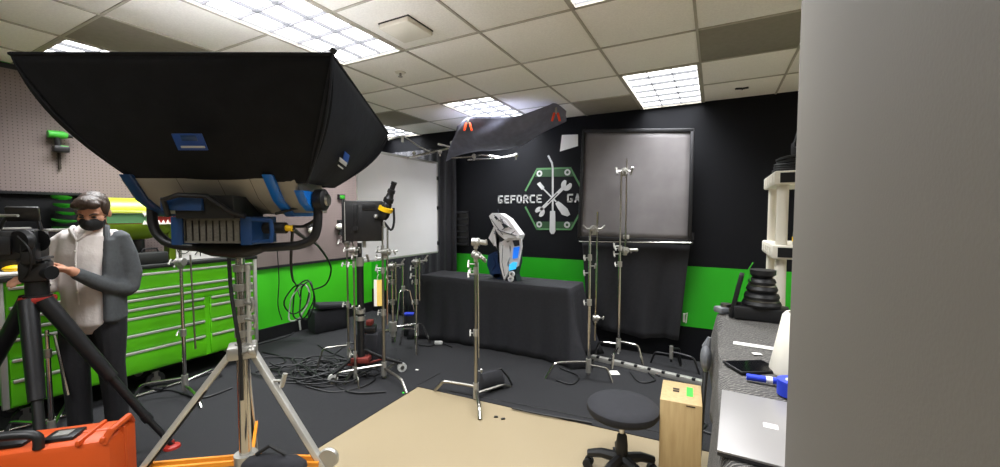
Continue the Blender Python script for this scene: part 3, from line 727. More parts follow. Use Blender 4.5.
def cstand(label, hub, zh, feet, tops, r=.0165, third=True, group='chrome light stands on the set', name='c_stand', m='chrome', knobs=(), zfoot=.02):
    """tops: z heights of successive tubes"""
    t = thing(name, label, 'light stand', (hub[0], hub[1], 0), group)
    hx, hy = hub[0], hub[1]; F_ = [Vector((f[0], f[1])) for f in feet]
    if third and len(F_) == 2:
        h2 = Vector((hx, hy)); d = -((F_[0]-h2).normalized()+(F_[1]-h2).normalized()); d = d.normalized() if d.length > .1 else Vector((-(F_[0]-h2).y, (F_[0]-h2).x)).normalized()
        F_.append(h2+d*((F_[0]-h2).length+(F_[1]-h2).length)/2)
    for i, f in enumerate(F_): MB().tube(leg_path((hx, hy), zh-.03*i+.03, f), r*.82, 8).build('leg', m, t)
    MB().cyl((hx, hy, zh-.07), (hx, hy, zh+.06), r*1.5, n=14).build('leg_hub', 'cast', t)
    z0 = max(zfoot, zh-.1)
    for i, z1 in enumerate(tops):
        rr = r*(1-.17*i)
        MB().cyl((hx, hy, z0), (hx, hy, z1), rr, n=12).build('tube', m, t)
        if i < len(tops)-1: MB().cyl((hx, hy, z1-.05), (hx, hy, z1+.005), rr*1.45, n=12).build('collar', 'cast', t)
        if i < len(tops)-1: knob((hx, hy, z1-.025), -LATH, t)
        z0 = z1-.03
    for z, d in knobs: knob((hx, hy, z), d, t)
    return t
Z = lambda p, y: zof((p[0], p[1]), y)
# centre stand, foot on the vinyl, sandbag on its leg
h = fl(476, 391, .07)
t = cstand('chrome light stand at the edge of the beige vinyl with a sandbag', h, .08, [fl(435, 391), fl(480, 420)], [Z(h, 330), Z(h, 268), Z(h, 240)], third=True, m='steel')
grip(Vector((h.x, h.y, Z(h, 242)))+LATH*.0, LATH*.95-DEPH*.2, t)
MB().cyl(Vector((h.x, h.y, Z(h, 242)))+LATH*.03, Vector((h.x, h.y, Z(h, 243)))+LATH*.09, .022).build('arm_end', 'cast', t)
grip(Vector((h.x, h.y, Z(h, 255))), LATH*.8-DEPH*.3-UPZ*.4, t)
MB().cyl(Vector((h.x, h.y, Z(h, 255)))+LATH*.03, Vector((h.x, h.y, Z(h, 261)))+LATH*.08, .016).build('arm_end', 'cast', t)
MB().cyl(Vector((h.x, h.y, Z(h, 262)))+LATH*.018-DEPH*.02, Vector((h.x, h.y, Z(h, 357)))+LATH*.026-DEPH*.02, .006, n=8).build('folded_arm', 'chrome', t)
knob((h.x, h.y, Z(h, 264)), -LATH, t, s=1.3); knob((h.x, h.y, Z(h, 274)), -LATH, t, s=1.3); knob((h.x, h.y, Z(h, 371)), LATH, t)
hC = h
# sandbag
q = fl(492, 380, .09)
t = thing('sandbag', 'black sandbag leaning on the leg of the centre light stand', 'sandbag', (q.x, q.y, .0065))
ax = LATH*.9+DEPH*.43
MB().loft([[q+ax*x+ax.cross(UPZ)*(math.cos(k*PI/5)*.055*s_)+UPZ*(-.083+.085*s_+math.sin(k*PI/5)*.085*s_) for k in range(10)] for x, s_ in ((-.115, .55), (-.10, .92), (-.05, 1), (.05, 1), (.09, .95), (.11, .6))]).build('bag', 'cloth_black', t)
MB().tube([q+ax*.04+UPZ*.08, q+ax*.09+UPZ*.085, q+ax*.16+UPZ*.0, q+ax*.20-UPZ*.08], .009, 6).build('strap', 'rubber', t)
# right stand before the hanging cloth
h = fl(588.5, 366, .13)
t = cstand('chrome double-pole light stand at the right corner of the draped table', h, .14, [fl(546, 379), fl(612, 383), h+LATH*.12+DEPH*.3], [Z(h, 300), Z(h, 255), Z(h, 229)])
g_ = Vector((h.x, h.y, Z(h, 229)))+LATH*.035; grip(g_, -DEPH, t)
for s_ in (-1, 1): MB().tube([g_+LATH*.02*s_, g_+LATH*.07*s_, g_+LATH*.10*s_+UPZ*.035], [.012, .01, .007], 6).build('wing_handle', 'cast', t)
MB().cyl(Vector((h.x, h.y, Z(h, 212)))+LATH*.065-DEPH*.01, Vector((h.x, h.y, Z(h, 340)))+LATH*.055-DEPH*.01, .0085, n=8).build('folded_arm', 'chrome', t)
g_ = Vector((h.x, h.y, Z(h, 318)))+LATH*.06; grip(g_, LATH, t, s=.8)
for yy in (258, 266, 273): knob((h.x, h.y, Z(h, yy)), -LATH if yy != 266 else LATH, t, s=1.1)
# tall stand before the framed flag
h = fl(618.5, 346, .17)
t = cstand('tall chrome light stand in front of the framed black flag', h, .19, [fl(643, 366), fl(594, 357)], [Z(h, 262), Z(h, 246), Z(h, 171)])
g_ = Vector((h.x, h.y, Z(h, 171)))+LATH*.03; grip(g_, -DEPH, t)
for s_ in (-1, 1): knob(g_, LATH*s_, t, s=1.7)
MB().cyl(Vector((h.x, h.y, Z(h, 159)))+LATH*.05-DEPH*.02, Vector((h.x, h.y, Z(h, 247)))+LATH*.05-DEPH*.02, .009, n=8).build('parallel_arm', 'chrome', t)
g_ = Vector((h.x, h.y, Z(h, 250)))+LATH*.05; grip(g_, -DEPH+LATH*.3, t)
MB().cyl(g_, g_+LATH*.11, .016).sph(g_+LATH*.12, .02).build('arm_end', 'cast', t)
for yy in (246, 254): knob((h.x, h.y, Z(h, yy)), -LATH, t, s=1.3)
MB().box(g_+UPZ*.135+LATH*.01, (.06, .03, .045), rotz(YAW), bev=.004).cyl(g_+UPZ*.01+LATH*.01, g_+UPZ*.12+LATH*.01, .006).build('spigot_block', 'cast', t)
hT = h
# small stand foot at the far right
h = fl(671.5, 343, .26)
t = cstand('low black stand base with one silver foot behind the apple box', h, .17, [fl(681, 366), h+Vector((.26, -.05, 0)), h+Vector((-.2, .05, 0))], [.22], r=.012, name='stand_base', m='metal_dark', group=None)
MB().tube([fl(678, 357, .04), fl(681, 367, .005)], .012, 8).build('foot_tip', 'chrome', t)

# ================================================================== STAND CLUSTER LEFT OF THE TABLE
# front stand with the snooted spotlight
h = fl(384, 369, .10)
t = cstand('chrome stand of the yellow-ringed spotlight with feet on the floor cloth', h, .11, [fl(344.5, 385), fl(406.5, 394)], [Z(h, 310), Z(h, 268), Z(h, 246), Z(h, 226)], m='steel')
for yy, d in ((268, -LATH), (252, LATH), (258, -LATH)): knob((h.x, h.y, Z(h, yy)), d, t, s=1.3)
MB().cyl((h.x+.045, h.y+.02, Z(h, 228)), (h.x+.03, h.y+.02, Z(h, 325)), .008, n=8).build('parallel_arm', 'chrome', t)
grip(Vector((h.x, h.y, Z(h, 252)))+LATH*.03, LATH-DEPH*.3, t); MB().cyl(Vector((h.x, h.y, Z(h, 252)))-LATH*.06, Vector((h.x, h.y, Z(h, 251)))+LATH*.14, .009).build('cross_arm', 'cast', t)
hs = h; hd = (Vector((h.x, h.y, CAMH))-CAM).dot(fw)
t = thing('spotlight', 'small black snooted spotlight with a yellow ring on a chrome stand', 'spotlight', at(386, 219, hd))
s0 = at(382.5, 219, hd); s1 = at(394, 183, hd-.05); ax = (s1-s0)
MB().lathe([(.012, 0), (.035, .0), (.05, .03), (.052, .075), (.045, .08)], s0, ax, 18).build('housing', 'plastic_black', t)
MB().lathe([(.052, .075), (.066, .078), (.066, .115), (.052, .118)], s0, ax, 20).build('focus_ring', 'yellow', t)
MB().lathe([(.045, .117), (.042, .15), (.035, .16), (.046, .165), (.046, .2), (.036, .21), (.03, .25), (.036, .255), (.034, .285), (.024, .29), (.022, .33), (.026, .335), (.026, .36), (.018, .36)], s0, ax, 18).build('snoot', 'metal_dark', t)
MB().tube(catmull([at(384, 222, hd), at(391, 230, hd), at(394, 222, hd), at(393.5, 208, hd)], 4), .011, 8).build('yoke', 'plastic_black', t)
MB().cyl(at(384, 222, hd), at(384.5, 228, hd), .014).sph(at(376, 216.5, hd-.02), (.02, .02, .02)).build('mount', 'cast', t)
# black panel on a rolling stand
pd_ = 3.75
h = at(361, 340, pd_); h.z = 0
t = thing('rolling_stand', 'black rolling stand with red base collar under the black panel light', 'light stand', (h.x, h.y, 0))
MB().cyl((h.x, h.y, .12), (h.x, h.y, Z(h, 262)), .032, n=14).build('mast', 'plastic_black', t)
MB().cyl((h.x, h.y, Z(h, 268)), (h.x, h.y, Z(h, 243)), .02, n=12).build('riser', 'metal_dark', t)
MB().cyl((h.x, h.y, Z(h, 266)), (h.x, h.y, Z(h, 257)), .036, n=14).build('collar', 'cast', t)
knob((h.x, h.y, Z(h, 258)), LATH, t, s=1.6); knob((h.x, h.y, Z(h, 256)), -LATH, t, s=1.4)
for yy in (311, 318): MB().cyl((h.x, h.y, Z(h, yy)-.02), (h.x, h.y, Z(h, yy)+.02), .042, n=14).build('collar', 'cast', t)
for (a, b) in ((fl(333, 384), 0), (fl(402, 372), 0), (h+DEPH*.55, 0)):
    f_ = Vector((a.x, a.y, .06)); d = (f_-Vector((h.x, h.y, .06))); 
    lg = MB().tube([Vector((h.x, h.y, .30)), Vector((h.x, h.y, .30)).lerp(f_, .5)+UPZ*.0, f_+UPZ*.03], .016, 8).build('leg', 'plastic_black', t)
    MB().tube([Vector((h.x, h.y, .14)), Vector((h.x, h.y, .30)).lerp(f_, .55)], .011, 6).build('brace', 'red_dull', t)
    s_ = d.cross(UPZ).normalized()
    MB().cyl(f_-s_*.014-UPZ*.012, f_+s_*.014-UPZ*.012, .045, n=16).build('wheel', 'cable_white', lg); MB().cyl(f_-s_*.018-UPZ*.012, f_+s_*.018-UPZ*.012, .02, n=10).build('wheel_hub', 'steel', lg)
MB().box((h.x, h.y, .2), (.16, .12, .05), rotz(YAW), bev=.01).build('base_collar', 'red_dull', t)
# panel light
c_ = at(364, 221, pd_-.02); rot = rotz(YAW+R(14))
t = thing('panel_light', 'square black LED panel light mounted beside the spotlight', 'panel light', c_)
pw, phh = .345, .37
MB().box(c_, (pw, .10, phh), rot, bev=.012).build('housing', 'plastic_black', t)
MB().box(c_+rot @ Vector((-pw/2-.004, .0, 0)), (.018, .13, phh+.02), rot, bev=.004).build('edge_frame', 'metal_dark', t)
MB().box(c_+rot @ Vector((-pw/2+.012, -.054, 0)), (.006, .006, phh-.02), rot).build('edge_strip', 'alu', t)
MB().box(c_+rot @ Vector((-.07, -.055, .045)), (.04, .012, .22), rot, bev=.005).build('yoke_arm', 'metal_dark', t)
MB().cyl(c_+rot @ Vector((-.07, -.05, -.065)), c_+rot @ Vector((-.07, -.072, -.065)), .022).build('yoke_knob', 'plastic_black', t)
MB().box(c_+rot @ Vector((.05, -.053, .13)), (.12, .01, .06), rot, bev=.003).build('control_strip', 'metal_dark', t)
MB().cyl(Vector((c_.x, c_.y, c_.z-phh/2-.06)), Vector((c_.x, c_.y, c_.z-phh/2+.01)), .018).build('spigot', 'cast', t)
# two thin chrome stands left of the panel stand
for (x, d_, yb, ytop, lab) in ((347, 3.95, 322, 236, 'thin chrome stand left of the panel light, tops out at the pegboard'), (353.5, 3.62, 372, 244, 'thin chrome stand just left of the black rolling stand mast')):
    h = at(x, 250, d_); h.z = 0
    sk = 1. if x < 350 else .6
    t = cstand(lab, h, .22 if x < 350 else .1, [h-LATH*.30*sk-DEPH*.05, h+LATH*.12*sk-DEPH*.2*sk], [Z(h, yb-20), Z(h, 262), Z(h, ytop)], r=.011, m='steel')
    grip(Vector((h.x, h.y, Z(h, ytop+6))), -LATH, t, s=.9); knob((h.x, h.y, Z(h, 308)), LATH, t, s=1.1); knob((h.x, h.y, Z(h, ytop+6)), LATH, t, s=1.2)
# hanging yellow card
q = at(378, 293, 3.55)
t = thing('yellow_card', 'yellow and white card hanging on the stand below the spotlight', 'card', q-UPZ*.12)
MB().box(q+LATH*.012, (.045, .006, .23), rotz(YAW)).build('card', 'paper_yellow', t); MB().box(q-LATH*.022, (.025, .008, .235), rotz(YAW)).build('edge', 'paper', t)
MB().tube([q+UPZ*.115, q+UPZ*.14-LATH*.005, q+UPZ*.165+LATH*.005], .004, 6).build('clip', 'alu', t)
# dark utility cart between the stands
q = at(370, 328, 4.1); q.z = 0
t = thing('utility_cart', 'small dark crate standing behind the spotlight stand', 'crate', (q.x, q.y, .0065))
MB().box((q.x, q.y, .19), (.22, .22, .34), rotz(YAW), bev=.012).build('body', 'cloth_black', t); MB().box((q.x+.02, q.y-.02, .39), (.12, .14, .06), rotz(YAW+.2), bev=.01).build('lid_bag', 'plastic_black', t)
MB().box((q.x, q.y, .45), (.06, .08, .05), rotz(YAW), bev=.008).build('red_box', 'red_dull', t)
# rear pair of stands under the white screen
hA = fl(393, 331, .24); hB = at(416, 260, 4.62)
for (h, yt, zh, ft, lab, kk) in ((hA, 262, .25, [fl(430, 343), hA-LATH*.35-DEPH*.1, hA+DEPH*.35-LATH*.1], 'chrome stand below the white screen with a long bent foot to the right', 0), (hB, 258, .22, [hB+LATH*.05-DEPH*.25, hB-LATH*.22+DEPH*.1, hB-LATH*.05+DEPH*.15], 'chrome stand below the right end of the white screen', 1)):
    t = cstand(lab, h, zh, ft, [Z(h, 300), Z(h, 280), Z(h, yt)], r=.016 if kk else .018)
    g_ = Vector((h.x, h.y, Z(h, yt+4))); grip(g_, LATH-DEPH*.3, t); MB().cyl(g_-LATH*.05, g_+LATH*.13+UPZ*.02, .010).build('cross_arm', 'cast', t); knob(g_+LATH*.12, UPZ, t, s=1.2)
    MB().cyl((h.x+.05, h.y, Z(h, yt)), (h.x+.05, h.y, Z(h, 300)), .009).build('parallel_arm', 'chrome', t)
    for yy in (268, 276): knob((h.x, h.y, Z(h, yy)), -LATH, t, s=1.3)
    if kk == 0: MB().cyl((h.x, h.y, Z(h, 331)), (h.x, h.y, Z(h, 322)), .045, n=14).build('cast_hub', 'cast', t)
h = at(403, 260, 5.0); h.z = 0
t = thing('light_stand', 'slender spreader stand between the two chrome stands below the screen', 'light stand', (h.x, h.y, 0))
MB().cyl((h.x, h.y, .02), (h.x, h.y, Z(h, 264)), .012).build('tube', 'chrome', t); MB().cyl((h.x, h.y, Z(h, 291)), (h.x, h.y, Z(h, 286)), .024).build('collar', 'cast', t)
for a_ in (0, 2.1, 4.2):
    d = LATH*math.cos(a_+.2)+DEPH*math.sin(a_+.2); MB().tube([Vector((h.x, h.y, Z(h, 289))), Vector((h.x, h.y, Z(h, 291)))+d*.08, Vector((h.x, h.y, .012))+d*.2], .010, 8).build('leg', 'chrome', t)
q = at(411, 314, 5.12)
t = tag(MB().box((q.x, q.y, q.z), (.17, .1, .03), rotz(YAW), bev=.012).build('blue_tray', 'blue_plastic'), 'blue tray on the black box between the stands', 'tray')
tag(MB().box((q.x, q.y, (q.z-.015+.006)/2), (.15, .1, q.z-.015-.006), rotz(YAW), bev=.01).build('equipment_box', 'cloth_black'), 'low black equipment box under the blue tray', 'box')

# ================================================================== OVERHEAD BLACK CLOTH AND BOOMS
def poly_at(pts): return catmull([onY(x, y, Y) for x, y, Y in pts], 8)
topE = poly_at([(457, 126, 3.75), (468, 117, 3.7), (492, 115.5, 3.7), (520, 115, 3.75), (545, 106.5, 3.85), (556, 104.5, 3.95), (566, 112, 4.05)])
botE = poly_at([(446, 161, 4.15), (455, 157, 4.1), (478, 152, 4.1), (500, 151, 4.1), (520, 146, 4.1), (542, 133, 4.15), (566, 120, 4.2)])
def oc(u, v):
    a = topE[min(int(u*(len(topE)-1)), len(topE)-1)]; b = botE[min(int(u*(len(botE)-1)), len(botE)-1)]
    p = a.lerp(b, v); p.y += -.09*math.sin(PI*v)*math.sin(PI*u)+.012*math.sin(u*21+v*6); p.z -= .03*math.sin(PI*v)*math.sin(PI*u)+.01*math.sin(v*9+u*5)
    p.z = min(p.z, CEIL-.02); return p
tag(MB().grid(oc, 48, 16).build('overhead_cloth', 'cloth_overhead', solid=.005, sharp=80), 'black cloth slung overhead below the ceiling, clipped by orange clamps', 'cloth')
for (x, y, Y, lab) in ((468, 124, 3.66, 'orange-handled spring clamp at the left end of the overhead cloth'), (556, 114, 3.92, 'orange-handled spring clamp at the right end of the overhead cloth')):
    q = onY(x, y, Y); q.z = min(q.z, CEIL-.06)
    t = thing('spring_clamp', lab, 'clamp', q, 'orange spring clamps')
    for s_ in (-1, 1):
        MB().box(q+LATH*.028*s_-UPZ*.03, (.024, .02, .09), rotz(YAW) @ Matrix.Rotation(.28*s_, 3, 'Y').inverted(), bev=.006).build('handle', 'clamp_orange', t)
    MB().box(q+UPZ*.035, (.02, .03, .06), rotz(YAW), bev=.004).build('jaw', 'cast', t)
def boom(name, label, pts, r, knobs=(), m='chrome'):
    P = [onY(*p) for p in pts]; t = thing(name, label, 'boom arm', P[0])
    MB().tube(P, r, 8).build('tube', m, t)
    for k in knobs: 
        q = onY(*k); MB().sph(q, .026).cyl(q, q-UPZ*.05, .010).build('clamp_knob', 'cast', t)
    return t
boom('boom_arm', 'silver boom arm running from the white screen to the overhead cloth', [(396, 161, 3.9), (425, 154, 4.0), (452, 148, 4.1), (466, 144, 4.1)], .016, ((402, 158, 3.9), (440, 152, 4.05), (414, 153, 3.95)))
boom('boom_arm', 'short silver boom arm under the left corner of the overhead cloth', [(438, 144, 4.0), (450, 147, 4.05), (458, 143, 4.1)], .014, ((452, 143, 4.05),))
boom('boom_arm', 'chrome boom tube under the middle of the overhead cloth', [(452, 158, 4.0), (470, 157, 4.05), (482, 155, 4.05), (500, 157.5, 4.2)], .012, ((474, 156, 4.0),))
boom('boom_arm', 'thin chrome boom tube crossing under the right of the overhead cloth', [(468, 160, 4.15), (498, 158.5, 4.15), (517, 155, 4.2)], .011, ((516, 155.5, 4.2),))
P = catmull([onY(388, 140, 3.9), onY(396, 137.5, 3.95), onY(402.5, 136, 4.0), onY(406, 137.5, 4.0), onY(420, 147, 4.05), onY(431, 152, 4.05)], 5)
t = thing('hanging_rope', 'white rope tied above the white screen near the ceiling light', 'rope', P[0]); MB().tube(P, .009, 6).build('rope', 'cable_white', t)
q = onY(402.5, 139, 4.0); MB().box(q, (.03, .02, .08), rotz(YAW), bev=.004).build('tag', 'paper', t)
# ================================================================== WHITE AND BLUE ARMOURED COMPUTER CASE ON THE TABLE
PY = 4.08
def pp(x, y, dy=0.): return onY(x, y, PY+dy)
base = pp(506, 281); TT = TZ+.0065
t = thing('sculpted_computer_case', 'white and blue armoured show computer case on the draped table', 'computer', (base.x, PY, TT))
def plate(pts, dy, th, m, name, parent=t):
    P = [pp(x, y, dy) for x, y in pts]
    for p in P: p.z = max(p.z, TT)
    b = MB(); b.prism(P, (0, th, 0)); return b.build(name, m, parent)
plate([(495, 228), (517, 236), (518, 262), (514, 278), (505, 279), (498, 262)], .0, .12, 'prop_dark', 'core')
plate([(489, 216), (492, 213), (500, 213.5), (508, 219), (514, 227), (520, 235), (518, 240), (506, 241), (498, 234), (493, 225)], -.06, .13, 'prop_white', 'top_armour')
plate([(492, 218), (499, 217), (506, 222), (510, 228), (503, 229), (496, 225)], -.075, .02, 'prop_white', 'top_ridge')
plate([(497, 230), (508, 232), (516, 234.5), (517, 238), (505, 238.5)], -.08, .025, 'prop_white', 'brow_plate')
plate([(499, 243), (506, 239), (508, 245), (506, 258), (508, 270), (504, 281), (500, 266)], -.04, .05, 'prop_white', 'side_armour')
plate([(507, 243), (512, 239), (509, 247), (510, 256), (507, 263), (505.5, 255)], -.045, .03, 'prop_white', 'inner_fin')
plate([(490, 237), (493, 233), (498, 236), (502, 245), (500, 254), (496, 247)], .0, .06, 'prop_white', 'rear_fin')
plate([(494, 226), (496, 228), (491, 238), (496, 244), (494, 246), (488.5, 238)], .02, .04, 'prop_white', 'rear_strut')
plate([(510, 239), (521, 238), (521.5, 247), (518, 266), (512, 270), (508.5, 264), (511, 250)], -.03, .03, 'prop_white', 'front_frame')
plate([(512.5, 240.5), (519, 240), (519.5, 245.5), (514.5, 246.5)], -.034, .01, 'prop_dark', 'front_grille')
plate([(513.5, 247.5), (519.5, 246.8), (517.6, 258), (512.6, 259)], -.036, .012, 'prop_glow', 'lit_window')
plate([(509, 265), (513, 262), (517, 262.5), (515.5, 269), (508, 271)], -.036, .012, 'prop_cyan', 'lit_window')
plate([(504, 272), (509, 266), (508.5, 272), (505, 279)], -.042, .03, 'prop_white', 'foot_plate')
for (x, y, r_) in ((512, 274, .034), (511, 281, .034)):
    c = pp(x, y, -.05); c.z = max(c.z, TT+r_) if y < 279 else TT+r_*.9
    MB().lathe([(r_, -.01), (r_, .015), (r_*.5, .015), (r_*.5, -.01)], c, (0, -1, 0), 18).build('ring', 'prop_white', t)
plate([(488, 255), (494, 252), (499, 256), (501, 279), (497, 279.5), (490, 274), (487, 265)], .0, .08, 'prop_blue', 'rear_base')
plate([(489, 260), (493, 257), (496, 264), (492, 270)], -.01, .012, 'prop_blue', 'blue_accent')
plate([(494, 274), (515, 274), (517, 282), (492, 281)], .0, .12, 'prop_dark', 'base_plate')
MB().cyl(pp(499, 216), pp(498, 209), .004).build('antenna', 'prop_dark', t)
for P in ([(491, 219), (496, 226), (503, 235)], [(500, 217), (504, 224), (512, 229)], [(494, 215), (500, 221), (509, 227)], [(497, 229.5), (506, 233), (517, 236)], [(503, 245), (502, 262), (504.5, 276)], [(498, 221), (503, 219)], [(502, 230), (507, 226)], [(511, 234), (515, 231)]):
    MB().tube([pp(x, y, -.084) for x, y in P], .0035, 6).build('panel_line', 'prop_dark', t)
plate([(501, 223.5), (505, 224), (508, 227.5), (504, 228)], -.082, .01, 'prop_dark', 'vent')
plate([(494, 217), (496, 216.2), (498, 219), (496.5, 220)], -.084, .01, 'prop_dark', 'vent')

# ================================================================== CAMERA ON TRIPOD
CDp = 2.35
hd0 = at(38, 300, CDp)
t = thing('tripod', 'dark carbon camera tripod with red feet beside the photographer', 'tripod', (hd0.x, hd0.y, 0))
apex = Vector((hd0.x, hd0.y, hd0.z)); legs_ = []
f1 = fl(172, 447, .01); f2 = fl(8, 560, .01); f3 = at(-62, 445, 2.5); f3.z = .01
n1 = apex+LATH*.06-DEPH*.02; n2 = apex-DEPH*.05; n3 = apex-LATH*.06
for a_, f_ in ((n1, f1), (n2, Vector((apex.x, apex.y, 0))-DEPH*.32+LATH*.36), (n3, f3)):
    f_ = Vector((f_.x, f_.y, .012)); m_ = a_.lerp(f_, .45); d = (f_-a_).normalized()
    lg = MB().tube([a_, m_], [.042, .036], 12).build('leg', 'metal_dark', t)
    MB().cyl(m_-d*.02, m_+d*.05, .036, n=12).build('leg_lock', 'plastic_black', lg); MB().cyl(m_, a_.lerp(f_, .78), .024, n=10).build('leg_section', 'plastic_black', lg)
    MB().cyl(a_.lerp(f_, .76), a_.lerp(f_, .80), .028, n=10).build('leg_lock', 'metal_dark', lg); MB().cyl(a_.lerp(f_, .78), f_+UPZ*.02, .018, n=10).build('leg_tip', 'plastic_black', lg)
    MB().lathe([(.006, .0), (.048, .0), (.044, .014), (.018, .022), (.012, .05)], Vector((f_.x, f_.y, .0065)), n=16).build('foot_pad', 'red', lg)
    fo_ = a_.lerp(f_, .06)
    MB().tube([a_+UPZ*.01, fo_], .04, 10).build('shoulder', 'plastic_black', lg)
MB().cyl(apex-UPZ*.05, apex+UPZ*.03, .06, n=18).build('crown', 'plastic_black', t)
MB().lathe([(.06, 0), (.075, .0), (.078, .015), (.075, .03), (.06, .03), (.06, 0)], apex-UPZ*.01, n=24).build('red_ring', 'red', t)
MB().cyl(apex+UPZ*.03, apex+UPZ*.11, .05, n=18).build('bowl', 'metal_dark', t)
MB().box(apex+UPZ*.17, (.12, .13, .12), rotz(YAW+.6), bev=.02).build('fluid_head', 'plastic_black', t)
MB().cyl(apex+UPZ*.16+LATH*.05, apex+UPZ*.16+LATH*.09, .04, n=16).build('tilt_knob', 'metal_dark', t)
MB().cyl(apex+UPZ*.22, apex+UPZ*.235, .06, n=16).build('top_plate', 'metal_dark', t)
MB().tube([apex+UPZ*.18, apex+UPZ*.14-LATH*.10+DEPH*.1, apex+UPZ*.05-LATH*.16+DEPH*.2], .012, 8).build('pan_handle', 'plastic_black', t)
ct = apex+UPZ*.237
cr = rotz(YAW+R(35))
t = thing('cinema_camera', 'black cinema camera rig with top handle on the tripod', 'camera', ct)
c_ = ct+UPZ*.09-LATH*.08
MB().box(c_, (.17, .24, .17), cr, bev=.014).build('body', 'plastic_black', t)
MB().box(ct+UPZ*.005, (.1, .2, .012), cr).build('baseplate', 'metal_dark', t)
fdir = cr @ Vector((-.2, -1, 0)); fdir.normalize(); fdir = -LATH*.8-DEPH*.6
MB().lathe([(.03, 0), (.055, .01), (.055, .1), (.062, .105), (.062, .15), (.05, .16), (.05, .18), (.03, .18)], c_+fdir*.1, fdir, 20).build('lens', 'metal_dark', t)
MB().lathe([(.05, .17), (.095, .18), (.1, .24), (.09, .24)], c_+fdir*.1, fdir, 4).build('matte_box', 'plastic_black', t)
MB().tube([c_+UPZ*.08-fdir*.08, c_+UPZ*.15-fdir*.07, c_+UPZ*.155+fdir*.05, c_+UPZ*.09+fdir*.08], .012, 8).build('top_handle', 'plastic_black', t)
MB().box(c_+UPZ*.175+LATH*.02, (.13, .03, .085), cr @ Matrix.Rotation(.3, 3, 'X'), bev=.006).build('monitor', 'plastic_black', t)
mo = MB().cyl(c_+LATH*.11+UPZ*.02, c_+LATH*.11+UPZ*.02+DEPH*.001, .06, n=18); mo.lathe([(.02, -.02), (.065, -.018), (.07, .0), (.06, .02), (.02, .02)], c_+LATH*.10+UPZ*.02-DEPH*.08, -DEPH, 20).build('follow_wheel', 'metal_dark', t)
MB().box(c_+LATH*.02-DEPH*.14-UPZ*.0, (.12, .02, .1), cr, bev=.004).build('side_panel', 'metal_dark', t)
MB().box(c_+LATH*.11-DEPH*.05-UPZ*.05, (.06, .09, .12), cr, bev=.008).build('battery', 'plastic_black', t)
MB().cyl(c_+LATH*.05+UPZ*.165-DEPH*.05, c_-LATH*.1+UPZ*.165-DEPH*.05, .008).build('rail', 'alu', t)
MB().tube(catmull([c_+LATH*.1+UPZ*.05-DEPH*.1, c_+LATH*.16-UPZ*.02-DEPH*.1, c_+LATH*.14-UPZ*.12-DEPH*.08, c_+LATH*.08-UPZ*.2-DEPH*.07], 5), .006, 6).build('cable', 'cable', t)

# ================================================================== ORANGE HARD CASE
q0 = at(55, 440, 1.92); oc_ = Vector((q0.x, q0.y, 0)); orot = rotz(YAW+R(18))
ot = zof(oc_, 437)
t = thing('hard_case', 'orange hard case with a black carrying handle in the lower left', 'case', (oc_.x, oc_.y, .0065))
OW, OD = .54, .24
c_ = oc_+UPZ*(.0065+ot/2)
MB().box(c_, (OW, OD, ot), orot, bev=.035).build('shell', 'orange', t)
MB().box(c_, (OW+.012, .03, ot+.012), orot, bev=.01).build('seam_rim', 'orange', t)
for x in (-.16, .02): MB().box(c_+orot @ Vector((x+.03, -OD*.1, ot/2+.006)), (.12, .10, .022), orot, bev=.006).build('latch', 'metal_dark', t)
MB().box(c_+orot @ Vector((.05, -OD*.12, ot/2+.018)), (.06, .05, .008), orot).build('latch_plate', 'cast', t)
h0 = c_+orot @ Vector((-.26, -.10, ot/2-.005)); h1 = c_+orot @ Vector((.0, -.10, ot/2-.005))
MB().tube(catmull([h0, h0+UPZ*.06+orot @ Vector((.01, 0, 0)), h0.lerp(h1, .5)+UPZ*.075, h1+UPZ*.06-orot @ Vector((.01, 0, 0)), h1], 5), .02, 10).build('handle', 'plastic_black', t)
for x in (.15, .24): MB().box(c_+orot @ Vector((x, -.02, ot/2+.0)), (.02, OD*.9, .03), orot, bev=.008).build('rib', 'orange', t)
MB().tube([c_+orot @ Vector((.24, -.11, ot/2-.02)), c_+orot @ Vector((.262, -.10, ot/2+.03)), c_+orot @ Vector((.262, .05, ot/2+.03)), c_+orot @ Vector((.25, .1, ot/2-.02))], .016, 8).build('side_grip', 'orange', t)

# ================================================================== PHOTOGRAPHER
pf = fl(99, 436, .0)
fdir = (-DEPH*math.cos(R(30))-LATH*math.sin(R(30)))
va = ray(95, 233); va.z = 0; va.normalize(); le = Vector((va.y, -va.x, 0))       # view direction at the person, and screen right
FW = (-va*math.cos(R(28))-le*math.sin(R(28))).normalized(); LF = Vector((-FW.y, FW.x, 0))   # facing; person's own left
def pl(x, y, z): return Vector((pf.x, pf.y, .0065))+LF*x+FW*y+UPZ*z
def chain(mb, pts, rad, n=12):
    """tapered tube with rounded ends; radii may be (side, front) pairs measured along LF and FW"""
    P = [pl(*p) for p in pts]; rings = []
    for i, p in enumerate(P):
        a = P[max(i-1, 0)]; b = P[min(i+1, len(P)-1)]; d = (b-a).normalized()
        x = LF-d*LF.dot(d)
        if x.length < .2: x = FW-d*FW.dot(d)
        x.normalize(); y = d.cross(x); r_ = rad[i]; rx, ry = r_ if isinstance(r_, tuple) else (r_, r_)
        if i == 0: rings.append([p-d*min(rx, ry)*.6+(x*math.cos(2*PI*k/n)*rx+y*math.sin(2*PI*k/n)*ry)*.55 for k in range(n)])
        rings.append([p+x*math.cos(2*PI*k/n)*rx+y*math.sin(2*PI*k/n)*ry for k in range(n)])
        if i == len(P)-1: rings.append([p+d*min(rx, ry)*.6+(x*math.cos(2*PI*k/n)*rx+y*math.sin(2*PI*k/n)*ry)*.55 for k in range(n)])
    mb.loft(rings); return mb
